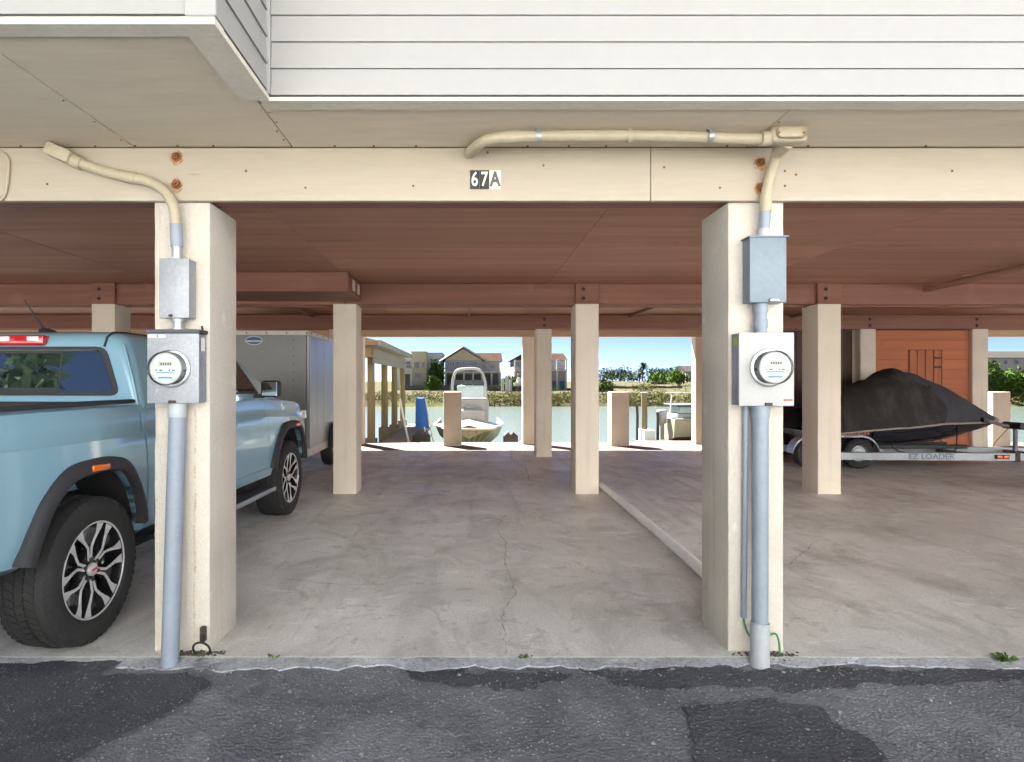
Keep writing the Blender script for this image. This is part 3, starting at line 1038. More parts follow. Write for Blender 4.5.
# left: cream conduit from the soffit, over the fascia and down to the box
YP = 3.302
path = smooth_path([(-2.10, 3.300, 2.640), (-1.94, YP, 2.585), (-1.80, YP, 2.553), (-1.70, YP, 2.530), (-1.615, YP, 2.475), (-1.572, YP, 2.39), (-1.566, YP + .014, 2.29)], 6)
t = pipe_thing('conduit_drop', 'cream conduit curving over the fascia down to the grey disconnect box',
           [('pipe', path, .0275, 'pvc_cream'),
            ('coupling', [(-1.80 - .03, YP, 2.558), (-1.80 + .03, YP, 2.548)], .031, 'pvc_cream'),
            ('adapter', [(-1.566, YP + .012, 2.31), (-1.566, YP + .022, 2.19)], .032, 'pvc_grey'),
            ('adapter', [(-1.566, YP + .022, 2.19), (-1.566, YP + .026, 2.12)], .027, 'galv')])
g = G()
g.T = Matrix.Translation((-2.150, 3.285, 2.668)) @ Matrix.Rotation(R(24), 4, 'Y')
g.box(-.085, .055, -.04, .04, -.034, .034, .012, 2)
g.build('conduit_body', 'pvc_cream', t, smooth=40)
G().tube([(-2.11, 3.296, 2.646), (-2.06, 3.30, 2.625)], .035, 20).build('hub', 'pvc_cream', t, smooth=40)
# right: fat riser with pale foot
pipe_thing('conduit_riser', 'fat blue grey conduit with a pale foot on the right column',
           [('pipe', [(1.529, 3.26, .14), (1.562, 3.325, 1.338)], .0415, 'pvc_grey'), ('collar', [(1.560, 3.322, 1.27), (1.562, 3.325, 1.338)], .047, 'pvc_grey'),
            ('foot', [(1.524, 3.25, -.04), (1.531, 3.262, .20)], .0485, 'pvc_pale')])
pipe_thing('grounding_conduit', 'thin grey pipe beside the fat conduit on the right column',
           [('pipe', [(1.488, 3.355, .19), (1.497, 3.355, 1.338)], .0145, 'pvc_grey')])
pipe_thing('conduit_nipple', 'blue grey conduit joint between the blue grey box and white meter box',
           [('pipe', [(1.566, 3.33, 1.726), (1.566, 3.33, 1.885)], .031, 'pvc_grey'), ('coupling', [(1.566, 3.33, 1.755), (1.566, 3.33, 1.80)], .036, 'pvc_grey'),
            ('coupling', [(1.566, 3.33, 1.84), (1.566, 3.33, 1.885)], .036, 'pvc_grey')])
# right: drop from the elbow body
path = smooth_path([(1.61, 3.235, 2.665), (1.609, 3.27, 2.62), (1.598, 3.297, 2.55), (1.585, YP, 2.48), (1.583, YP + .01, 2.39)], 6)
pipe_thing('conduit_drop', 'cream conduit bending down from the elbow to the blue grey box',
           [('pipe', path, .0275, 'pvc_cream'), ('coupling', [(1.584, YP + .004, 2.47), (1.583, YP + .01, 2.375)], .031, 'pvc_cream'),
            ('adapter', [(1.583, YP + .01, 2.40), (1.580, YP + .02, 2.28)], .029, 'pvc_grey'), ('adapter', [(1.580, YP + .02, 2.285), (1.580, YP + .022, 2.238)], .034, 'pvc_pale')])
# long run along the soffit
YR = 3.09
path = smooth_path([(0.0, 3.32, 2.69), (0.012, 3.25, 2.675), (0.06, 3.14, 2.675), (0.15, YR, 2.683), (0.4, YR, 2.690), (0.9, YR, 2.692), (1.25, YR + .01, 2.685), (1.47, YR + .01, 2.679)], 6)
t = pipe_thing('conduit_run', 'long cream conduit strapped under the soffit above the house number', [('pipe', path, .0275, 'pvc_cream'), ('coupling', [(.17, YR, 2.684), (.25, YR, 2.687)], .031, 'pvc_cream')])
for x, mt in ((.345, 'galv'), (.80, 'pvc_cream'), (1.20, 'galv')):
    G().lathe([(.029, -.012), (.033, -.012), (.033, .012), (.029, .012)], (x, YR, 2.690), (1, 0, 0), 20, closed=True).box(x - .012, x + .012, YR - .008, YR + .008, 2.715, 2.727).build('strap', mt, t, smooth=40)
bx = G().box(1.490, 1.670, YR - .045, YR + .04, 2.650, 2.726, .02, 3).build('elbow_body', 'pvc_cream', t, smooth=40)
G().box(1.508, 1.652, YR - .052, YR - .0455, 2.660, 2.714, .022, 3).build('cover', 'pvc_cream', bx, smooth=40)
for x in (1.52, 1.64):
    G().cyl((x, YR - .055, 2.687), (x, YR - .0515, 2.687), .005, 8).build('screw', 'rust', bx)
G().tube([(1.455, YR, 2.679), (1.50, YR, 2.680)], .036, 20).build('hub', 'pvc_cream', bx, smooth=40)
G().tube([(1.61, YR + .03, 2.672), (1.61, 3.19, 2.668), (1.61, 3.245, 2.66)], .032, 20).build('hub', 'pvc_cream', bx, smooth=40)
# thin cream cable at the far left of the fascia
pipe_thing('cable', 'thin cream cable looping on the fascia at the left edge',
           [('pipe', smooth_path([(-2.62, 3.32, 2.70), (-2.53, 3.325, 2.702), (-2.475, 3.328, 2.66), (-2.478, 3.328, 2.55), (-2.50, 3.328, 2.455), (-2.56, 3.33, 2.44), (-2.62, 3.34, 2.44)], 5), .009, 'pvc_cream')], 'cable', None)
# grounding wire at the foot of the right column
pipe_thing('ground_wire', 'green grounding wire at the foot of the right column',
           [('wire', smooth_path([(1.488, 3.355, .22), (1.489, 3.352, .16), (1.50, 3.32, .11), (1.55, 3.335, .085), (1.61, 3.34, .10), (1.655, 3.345, .105), (1.668, 3.335, .06), (1.67, 3.33, -.02)], 6), .0055, 'green_wire')], 'wire', None)
# hook and black cable ring at the foot of the left column
t = thing('anchor_ring', 'rusty bracket with black cable ring at the foot of the left column', 'bracket', (-1.44, 3.31, 0))
G().box(-1.455, -1.425, 3.345, 3.374, .06, .14, .004).build('bracket', 'dark_steel', t)
ring = [(-1.43 + .045 * math.cos(a), 3.315 - .02 * math.sin(a), .035 + .045 * math.sin(a)) for a in [k * math.pi / 10 for k in range(21)]]
G().tube(ring, .006, 8, False).build('ring', 'black', t, smooth=60)
G().tube([(-1.44, 3.35, .10), (-1.43, 3.33, .09), (-1.42, 3.317, .075)], .008, 8).build('hook', 'dark_steel', t, smooth=60)

# rust run beside the left riser
g = G()
r = random.Random(4)
pts = []
for k in range(46):
    zz = .02 + k * .029
    w = .004 + .007 * r.random()
    pts.append([(-1.499 - w * .5 + .003 * math.sin(k * .5) + zz * .006, ROW1 - .0012, zz), (-1.499 + w + .003 * math.sin(k * .5) + zz * .006, ROW1 - .0012, zz)])
g.grid(pts)
mk('rust_run', (0.50, 0.40, 0.29), 0.9, var=0.25, vs=12, fine=0.2, fs=70, spots=[((0.58, 0.53, 0.45), 14, 0.48, 0.12, 0.9)], coord='World')
g.build('rust_run', 'rust_run', bld)

# ------------------------------------------------------------------ house number 67A on separate plates
num = thing('house_number', 'house number 67A on small plates on the cream fascia', 'number sign', (0.085, YF, 2.5))
mk('plate_black', (0.022, 0.02, 0.016), 0.5, var=0.3, vs=30, fine=0.2)
mk('plate_white', (0.66, 0.62, 0.53), 0.5, var=0.06, vs=20)
mk('letter_grey', (0.09, 0.09, 0.095), 0.5)
mk('letter_white', (0.75, 0.73, 0.68), 0.5)
for ch, x0, x1, pm, lm in (('6', .0055, .0555, 'plate_black', 'letter_white'), ('7', .057, .108, 'plate_black', 'letter_white'), ('A', .1095, .172, 'plate_white', 'letter_grey')):
    p = G().box(x0, x1, YF - .004, YF - .0005, 2.502, 2.604, .001).build('plate', pm, num)
    me = text_mesh(ch, .108, .0008, offset=.0015 if ch != 'A' else .0032)
    me.transform(Matrix.Translation(((x0 + x1) / 2, YF - .0052, 2.552)) @ Matrix.Diagonal((.72 if ch != 'A' else .74, 1, 1, 1)) @ Matrix.Rotation(R(90), 4, 'X'))
    place(me, 'character', lm, p)

# ------------------------------------------------------------------ pipe lying on the floor, drain pipe under the ceiling
g = G()
g.tube([(1.72, 3.95, .046), (1.765, 5.0, .046), (1.79, 6.5, .046), (1.80, 8.45, .046)], .044, 16)
mk('floor_pipe', (0.90, 0.885, 0.85), 0.5, var=0.05, vs=4, fine=0.04, spots=[((0.5, 0.45, 0.38), 7, 0.66, 0.08, 0.5)])
g.build('floor_pipe', 'floor_pipe', smooth=40, label='long cream pipe lying on the floor as a bay divider', cat='pipe')
t = thing('drain_pipe', 'brown painted drain pipe hung under the ceiling at right', 'pipe', (5.95, 6, 2.65))
wood('pipe_brown', (0.40, 0.22, 0.15), (0.30, 0.15, 0.10), 0.5, 'Y', 0.5)
G().tube([(6.02, 3.53, 2.69), (5.95, 6.5, 2.690), (5.98, 8.10, 2.672)], .04, 14).build('pipe', 'pipe_brown', t, smooth=40)
for yy in (4.2, 5.8, 7.4):
    G().box(5.90, 6.03, yy, yy + .03, 2.725, ZC + .001).build('hanger', 'pipe_brown', t)

# ------------------------------------------------------------------ small litter along the slab edge
mk('weed', (0.10, 0.17, 0.03), 0.7, var=0.4, vs=20)
mk('pebble', (0.24, 0.23, 0.22), 0.9, var=0.3, vs=20)
def weed(x, y, z, label, n=14, h=.05):
    r = random.Random(int(x * 100))
    g = G()
    for k in range(n):
        a = r.uniform(0, 6.28)
        l = h * r.uniform(.5, 1.1)
        c, s = math.cos(a), math.sin(a)
        b = (x + r.uniform(-.02, .02), y + r.uniform(-.01, .01), z)
        w = .005
        g.add([(b[0] - s * w, b[1] + c * w, z), (b[0] + s * w, b[1] - c * w, z), (b[0] + c * l * .6 + s * w, b[1] + s * l * .6 - c * w, z + l * .8), (b[0] + c * l, b[1] + s * l, z + l * .7), (b[0] + c * l * .6 - s * w, b[1] + s * l * .6 + c * w, z + l * .8)], [(0, 1, 2, 3, 4)])
    g.build('weed', 'weed', label=label, cat='weed', group='weeds along the slab edge')
weed(2.82, 3.27, -.012, 'tuft of weed in the slab joint right of the right column', 26, .05)
weed(0.30, 3.30, -.012, 'small weed at the slab edge below the house number', 16, .03)
weed(-1.05, 3.30, -.012, 'tiny weed at the slab edge beside the left column', 10, .03)
g = G()
r = random.Random(12)
for k in range(900):
    y = r.choice([r.gauss(3.24, .05), r.uniform(2.3, 3.2)])
    x = r.uniform(-3, 3.6)
    z = ZA + .004 if y < 3.2 else -.014
    s = r.uniform(.002, .007) if r.random() < .93 else r.uniform(.007, .012)
    b = bmesh.new()
    bmesh.ops.create_icosphere(b, subdivisions=1, radius=s)
    for v in b.verts:
        v.co = Vector((v.co.x * r.uniform(.7, 1.3) + x, v.co.y * r.uniform(.7, 1.3) + y, v.co.z * .7 + z + s * .4))
    g.bm(b)
g.build('gravel', 'pebble', label='loose light grit scattered on the asphalt edge', cat='gravel', kind='stuff')
for k, (x, y) in enumerate(((-1.48, 3.33), (1.60, 3.32))):
    g = G()
    r = random.Random(k + 40)
    for q in range(160):
        s = r.uniform(.003, .011)
        b = bmesh.new()
        bmesh.ops.create_icosphere(b, subdivisions=1, radius=s)
        cx, cy_ = x + r.gauss(0, .07), y + r.gauss(0, .018)
        for v in b.verts:
            v.co = Vector((v.co.x + cx, v.co.y + cy_, v.co.z * .5 + (-.008 if cy_ < 3.304 else .004)))
        g.bm(b)
    g.build('debris', 'dirt', label='crumbled dirt around the foot of the left conduit' if k == 0 else 'crumbled dirt around the foot of the right conduit', cat='dirt', kind='stuff')

# ------------------------------------------------------------------ the pickup: local frame u forward (+Y), v right (+X), origin on the floor under the rear axle
mk('car_paint', (0.245, 0.43, 0.535), 0.28, metal=0.15, var=0.012, fine=0.0, coat=1.0)
mk('plastic_black', (0.028, 0.028, 0.031), 0.6, var=0.1, vs=5, fine=0.08, fs=200, bump=0.15, bs=400, bdist=.001)
mk('tyre_rubber', (0.020, 0.0195, 0.019), 0.75, var=0.15, vs=6, fine=0.15, fs=60, spots=[((0.06, 0.055, 0.05), 5, 0.58, 0.15, 0.5)])
mk('rim_silver', (0.78, 0.78, 0.79), 0.28, metal=0.6, var=0.03, fine=0.02)
mk('rim_black', (0.012, 0.012, 0.014), 0.18, var=0.05, coat=0.6)
mk('glass_dark', (0.010, 0.016, 0.022), 0.015, var=0.0, fine=0.0, ior=3.6)
mk('lamp_red', (0.42, 0.008, 0.012), 0.12, var=0.05, fine=0, coat=1.0)
mk('lamp_clear', (0.72, 0.70, 0.70), 0.15, var=0.05, fine=0, coat=1.0)
mk('lamp_amber', (0.75, 0.14, 0.012), 0.25, var=0.05, fine=0, coat=0.6)
mk('chrome', (0.62, 0.63, 0.65), 0.12, metal=1.0, var=0.02, fine=0)
mk('mirror', (0.75, 0.8, 0.8), 0.02, metal=1.0, var=0, fine=0)
mk('underbody', (0.010, 0.010, 0.011), 0.85)
mk('step_alu', (0.45, 0.47, 0.50), 0.35, metal=0.8, var=0.05)

YAW = R(-2.4)
truck = thing('pickup_truck', 'light blue grey crew cab pickup parked left of the left front column', 'pickup truck', (-3.022, 3.535, 0), YAW)

def interp(x, tab):
    for (a, fa), (b, fb) in zip(tab, tab[1:]):
        if x <= b:
            t = 0 if b == a else max(0, min(1, (x - a) / (b - a)))
            return fa + (fb - fa) * t
    return tab[-1][1]

# body side section: (height fraction key, half width)
ZT = [(-1.13, 1.315), (0.5, 1.325), (2.6, 1.315), (3.0, 1.285), (3.6, 1.245), (4.0, 1.17), (4.18, 1.06)]      # top edge height
WT = [(-1.13, .895), (-1.0, .925), (-.4, .935), (.6, .915), (2.6, .915), (3.3, .935), (3.8, .925), (4.05, .86), (4.18, .76)]   # widest half width
ZB = [(-1.13, .62), (-.75, .56), (.6, .47), (2.75, .47), (3.9, .52), (4.18, .58)]
SEC = [(0.0, -.10), (.05, -.035), (.16, -.012), (.32, -.004), (.48, 0.0), (.60, -.004), (.70, -.012), (.765, -.016), (.80, -.040), (.88, -.050), (.95, -.058), (.985, -.066), (1.0, -.090)]

def body_mesh():
    us = [-1.13, -1.11, -1.06, -.95, -.8, -.6, -.4, -.2, 0, .2, .4, .52, .6, .8, 1.0, 1.3, 1.6, 1.9, 2.2, 2.5, 2.7, 2.85, 3.0, 3.15, 3.3, 3.45, 3.6, 3.75, 3.9, 4.0, 4.08, 4.14, 4.18]
    rows = []
    for u in us:
        zt, w, zb = interp(u, ZT), interp(u, WT), interp(u, ZB)
        half = [(w + dv, zb + (zt - zb) * s) for s, dv in SEC]
        top = [(half[-1][0] * k, zt + .012 * (1 - k * k) + (0.03 * (1 - k * k) if u > 2.8 else 0)) for k in (.93, .75, .5, .25)]
        prof = half + top
        ring = [(v, u, z) for v, z in prof] + [(0, u, top[-1][1] + .002)] + [(-v, u, z) for v, z in reversed(prof)]
        ring += [(-half[0][0] * .5, u, zb), (half[0][0] * .5, u, zb)]
        rows.append(ring)
    g = G()
    g.grid(rows, close_u=True)
    m = len(rows[0])
    g.f.append(tuple(range(m)))
    g.m.append(0)
    n = len(g.v)
    g.f.append(tuple(range(n - m, n)))
    g.m.append(0)
    return g.mesh('body')

def arch_pts(cu, grow=0.0, n=5):
    """trapezoid wheel arch outline (u,z), from the rear foot over the top to the front foot"""
    P = [(-.515, .57), (-.485, .66), (-.385, .83), (-.26, .925), (-.14, .955), (.12, .955), (.25, .915), (.35, .79), (.405, .66), (.42, .57)]
    k = grow
    out = []
    for i, (u, z) in enumerate(P):
        a = P[max(0, i - 1)]
        b = P[min(len(P) - 1, i + 1)]
        tx, tz = b[0] - a[0], b[1] - a[1]
        l = math.hypot(tx, tz)
        out.append((cu + u - tz / l * k, z + tx / l * k))
    sp = smooth_path([(a, b, 0) for a, b in out], n)
    return [(p.x, p.y) for p in sp]

WB = 3.337
body = body_mesh()
for cu in (0.0, WB):
    for s in (1, -1):
        pts = arch_pts(cu)
        poly = pts + [(pts[-1][0] + .005, .2), (pts[0][0] - .005, .2)]
        c = G()
        c.prism(poly, s * .58, s * 1.2, 'x')
        body = boolean(body, c.mesh('c'))
# bed cavity
body = boolean(body, G().box(-.80, .80, -1.06, .46, .82, 1.6).mesh('c'))
# gap between bed and cab
for s in (1, -1):
    body = boolean(body, G().box(s * .80, s * 1.1, .522, .544, .3, 1.6).mesh('c'))
body = boolean(body, G().box(-.87, .87, .522, .544, .95, 1.6).mesh('c'))
# tailgate slot
body = boolean(body, G().box(-1.0, 1.0, -1.075, -1.068, .75, 1.6).mesh('c'))
doors = []
for s in (1, -1):
    for u0, u1, z0 in ((.64, 1.56, .60), (1.575, 2.70, .60)):
        if u0 < 1:
            P = [(u0 + .16, z0), (u1, z0), (u1, 1.45), (u0 - .06, 1.45), (u0 - .04, 1.05), (u0 + .03, .85)]
        else:
            P = [(u0, z0), (u1, z0), (u1 + .02, 1.45), (u0, 1.45)]
        cx = sum(p[0] for p in P) / len(P)
        cz = sum(p[1] for p in P) / len(P)
        Q = [(cx + (a - cx) * .988, cz + (b - cz) * .992) for a, b in P]
        d = boolean(body.copy(), G().prism(Q, s * .80, s * 1.2, 'x').mesh('c'), 'INTERSECT')
        body = boolean(body, G().prism(P, s * .805, s * 1.2, 'x').mesh('c'))
        doors.append((d, s, u0, u1))
def tpart(me, name, mat, parent=truck, smooth=35):
    me.materials.clear()
    return place(me, name, mat, parent, True, smooth)
body_o = tpart(body, 'body', 'car_paint')
for d, s, u0, u1 in doors:
    do = tpart(d, 'door', 'car_paint')
    G().box(s * .895, s * .935, u0 + .12 if u0 > 1 else u0 + .10, u0 + .33 if u0 > 1 else u0 + .31, 1.075, 1.105, .012, 2).build('handle', 'car_paint', do, True, 40)

# cab greenhouse
def ring_pts(z, ur, uf, w, rc=.10):
    """rounded rectangle in plan"""
    out = []
    for cu, cv, a0 in ((ur + rc, w - rc, -90), (uf - rc, w - rc, 0), (uf - rc, -w + rc, 90), (ur + rc, -w + rc, 180)):
        for k in range(6):
            a = R(a0 + k * 18)
            # angle 0 -> +v ... measured so that the ring runs rear-right, front-right, front-left, rear-left
            out.append((cv + rc * math.cos(a), cu + rc * math.sin(a), z))
    return out
LV = [(1.29, .545, 3.02, .862, .05), (1.33, .555, 2.96, .856, .06), (1.50, .585, 2.70, .800, .07), (1.66, .613, 2.42, .742, .08), (1.725, .628, 2.30, .715, .09), (1.765, .645, 2.22, .688, .10),
      (1.79, .68, 2.12, .645, .11), (1.808, .76, 2.0, .56, .14), (1.82, .95, 1.80, .40, .15)]
g = G()
g.grid([ring_pts(*l) for l in LV], close_u=True)
n = len(g.v)
g.f.append(tuple(range(n - 24, n)))
g.m.append(0)
cab = tpart(g.mesh('cab'), 'cab', 'car_paint', smooth=50)

def lerp_cab(z):
    for a, b in zip(LV, LV[1:]):
        if z <= b[0]:
            t = (z - a[0]) / (b[0] - a[0])
            return a[1] + (b[1] - a[1]) * t, a[2] + (b[2] - a[2]) * t, a[3] + (b[3] - a[3]) * t
    return LV[-1][1:4]

def rounded(poly, r=.05, n=4):
    out = []
    N = len(poly)
    for i in range(N):
        p, a, b = Vector(poly[i]), Vector(poly[i - 1]), Vector(poly[(i + 1) % N])
        d1, d2 = (a - p), (b - p)
        k1, k2 = min(r, d1.length * .45), min(r, d2.length * .45)
        s, e = p + d1.normalized() * k1, p + d2.normalized() * k2
        for k in range(n + 1):
            t = k / n
            out.append(tuple((s * (1 - t) + p * t) * (1 - t) + (p * (1 - t) + e * t) * t))
    return out

def rear_panel(poly, off, thick, name, mat, parent):
    """poly in (v, z) on the sloped rear face"""
    pts = [(v, lerp_cab(z)[0] - off, z) for v, z in poly]
    bk = [(v, u + thick, z) for v, u, z in pts]
    g = G()
    k = len(pts)
    g.add(pts + bk, [tuple(range(k)), tuple(reversed(range(k, 2 * k)))] + [(i, (i + 1) % k, k + (i + 1) % k, k + i) for i in range(k)])
    return g.build(name, mat, parent, True)
def side_panel(poly, off, thick, s, name, mat, parent):
    pts = [(s * (lerp_cab(z)[2] + off), u, z) for u, z in poly]
    bk = [(v - s * thick, u, z) for v, u, z in pts]
    g = G()
    k = len(pts)
    g.add(pts + bk, [tuple(range(k)), tuple(reversed(range(k, 2 * k)))] + [(i, (i + 1) % k, k + (i + 1) % k, k + i) for i in range(k)])
    return g.build(name, mat, parent, True)
fr = rear_panel(rounded([(-.712, 1.375), (.712, 1.375), (.58, 1.70), (-.58, 1.70)], .07), .010, .03, 'rear_window', 'plastic_black', truck)
rear_panel(rounded([(-.672, 1.40), (.672, 1.40), (.548, 1.680), (-.548, 1.680)], .05), .014, .02, 'glass', 'glass_dark', fr)
for z0, z1 in ((1.392, 1.425), (1.655, 1.672)):
    rear_panel([(-.30, z0), (.30, z0), (.295, z1), (-.295, z1)], .020, .01, 'slider_rail', 'plastic_black', fr)
for s in (-1, 1):
    rear_panel([(s * .30 - .004, 1.40), (s * .30 + .004, 1.40), (s * .292 + .004, 1.665), (s * .292 - .004, 1.665)], .016, .01, 'slider_rail', 'plastic_black', fr)
# high brake light
hb = G().box(-.17, .17, .588, .67, 1.708, 1.776, .012, 2).build('brake_light', 'lamp_red', truck, True, 40)
for s in (-1, 1):
    G().box(s * .06, s * .14, .582, .65, 1.735, 1.768, .006, 2).build('lens', 'lamp_clear', hb, True, 40)
# roof ditch and moulding
for s in (1, -1):
    g = G()
    g.tube([(s * .570, .616, 1.700), (s * .576, .640, 1.765), (s * .58, .69, 1.796), (s * .56, .85, 1.808), (s * .55, 1.8, 1.808)], .008, 8)
    g.build('roof_moulding', 'plastic_black', truck, True, 50)
    # side glass: rear quarter, rear door, front door
    sw = side_panel(rounded([(.755, 1.375), (2.58, 1.345), (2.28, 1.675), (.835, 1.675)], .04), .006, .03, s, 'side_window', 'plastic_black', truck)
    for P in ([(.80, 1.40), (1.55, 1.385), (1.55, 1.655), (.865, 1.655)], [(1.60, 1.385), (2.50, 1.37), (2.25, 1.655), (1.60, 1.655)]):
        side_panel(rounded(P, .03), .010, .02, s, 'glass', 'glass_dark', sw)
    # drip edge between cab side and C pillar (raised seam)
    g = G()
    zz = [1.32, 1.40, 1.5, 1.6, 1.66, 1.71]
    g.tube([(s * (lerp_cab(z)[2] - .028), lerp_cab(z)[0] + .008, z) for z in zz], .010, 8)
    g.build('pillar_seam', 'car_paint', truck, True, 60)
# windscreen
ws = [(-.76, 1.36), (.76, 1.36), (.60, 1.70), (-.60, 1.70)]
pts = [(v, lerp_cab(z)[1] + .008, z) for v, z in rounded(ws, .06)]
G().add(pts, [tuple(range(len(pts)))]).build('windscreen', 'glass_dark', truck, True)
# antenna
an = G()
rows = []
for u, w, h in ((.80, .004, .002), (.83, .03, .034), (.88, .034, .040), (.94, .026, .030), (1.0, .010, .006)):
    rows.append([(-w - .02, u, 1.806), (-w * .7 - .02, u, 1.810 + h * .8), (-.02, u, 1.810 + h), (w * .7 - .02, u, 1.810 + h * .8), (w - .02, u, 1.806)])
an.grid(rows)
an = an.build('antenna', 'plastic_black', truck, True, 60)
G().tube([(-.02, .845, 1.835), (-.075, .74, 2.03)], [.007, .0045], 8).build('whip', 'plastic_black', an, True)

# wheel-arch flares
def flare(cu, s):
    inner = arch_pts(cu, 0.0, 5)
    outer = arch_pts(cu, 0.078, 5)
    rows = []
    for (a, b), (c, d) in zip(inner, outer):
        wv = interp((a + c) / 2, WT)
        rows.append([(s * (wv - .16), a, b), (s * (wv + .036), a, b), (s * (wv + .042), a + (c - a) * .12, b + (d - b) * .12), (s * (wv + .036), a + (c - a) * .7, b + (d - b) * .7),
                     (s * (wv + .022), a + (c - a) * .95, b + (d - b) * .95), (s * (wv - .03), c, d)])
    g = G()
    g.grid(rows)
    f = g.build('wheel_flare', 'plastic_black', truck, True, 45)
    return f
for s in (1, -1):
    for cu in (0.0, WB):
        f = flare(cu, s)
        um = cu - .03 if cu == 0 else cu + .12
        wv = interp(um, WT)
        g = G()
        g.T = Matrix.Translation((s * (wv + .038), um, .987)) @ Matrix.Rotation(R(-2 if cu == 0 else 4), 4, 'X')
        g.box(-.012, .012, -.075, .075, -.017, .017, .007, 2)
        g.build('marker_lamp', 'lamp_amber', f, True, 40)

# dark underbody, wheel wells, frame
G().box(-.60, .60, -1.0, 4.0, .42, .80).box(-.76, .76, .55, 2.8, .36, .52).build('underbody', 'underbody', truck, True)
for cu in (0.0, WB):
    for s in (1, -1):
        pts = arch_pts(cu, -.006, 4)
        G().grid([[(s * .58, a, b), (s * .88, a, b)] for a, b in pts]).build('wheel_liner', 'underbody', truck, True)
# rocker trim and side step
for s in (1, -1):
    st = G().box(s * .80, s * 1.0, .70, 2.62, .395, .425, .012, 2).build('side_step', 'plastic_black', truck, True, 40)
    G().box(s * .985, s * 1.008, .68, 2.64, .388, .430, .008, 2).build('edge', 'step_alu', st, True, 40)
    for u in (.95, 1.7, 2.4):
        G().box(s * .6, s * .9, u, u + .05, .36, .40).build('bracket', 'underbody', st, True)
    # mirror
    mi = G().box(s * .935, s * 1.115, 2.40, 2.50, 1.315, 1.475, .03, 3).build('mirror', 'plastic_black', truck, True, 40)
    G().box(s * .955, s * 1.098, 2.394, 2.402, 1.332, 1.458, .002).build('mirror_glass', 'mirror', mi, True)
    G().box(s * .86, s * .96, 2.43, 2.49, 1.305, 1.345, .01).build('arm', 'plastic_black', mi, True)
    # lamps
    hl = G().box(s * .60, s * .862, 3.93, 4.12, 1.0, 1.12, .03, 3).build('headlight', 'lamp_clear', truck, True, 40)
    tl = G().box(s * .80, s * .905, -1.14, -1.02, .92, 1.25, .02, 2).build('tail_light', 'lamp_red', truck, True, 40)
G().box(-.84, .84, -1.22, -1.10, .48, .66, .03, 2).build('rear_bumper', 'plastic_black', truck, True, 40)
G().box(-.80, .80, 4.08, 4.26, .50, .74, .05, 2).build('front_bumper', 'plastic_black', truck, True, 40)
G().box(-.56, .56, 4.12, 4.20, .78, 1.05, .02).build('grille', 'plastic_black', truck, True, 40)
G().box(-.805, .805, .40, .47, 1.30, 1.338, .01).build('bed_cap', 'plastic_black', truck, True)
for s in (1, -1):
    g = G()
    g.tube([(s * .835, -1.1, 1.332), (s * .84, .0, 1.342), (s * .838, .50, 1.340)], .014, 8)
    g.build('rail_cap', 'plastic_black', truck, True, 50)

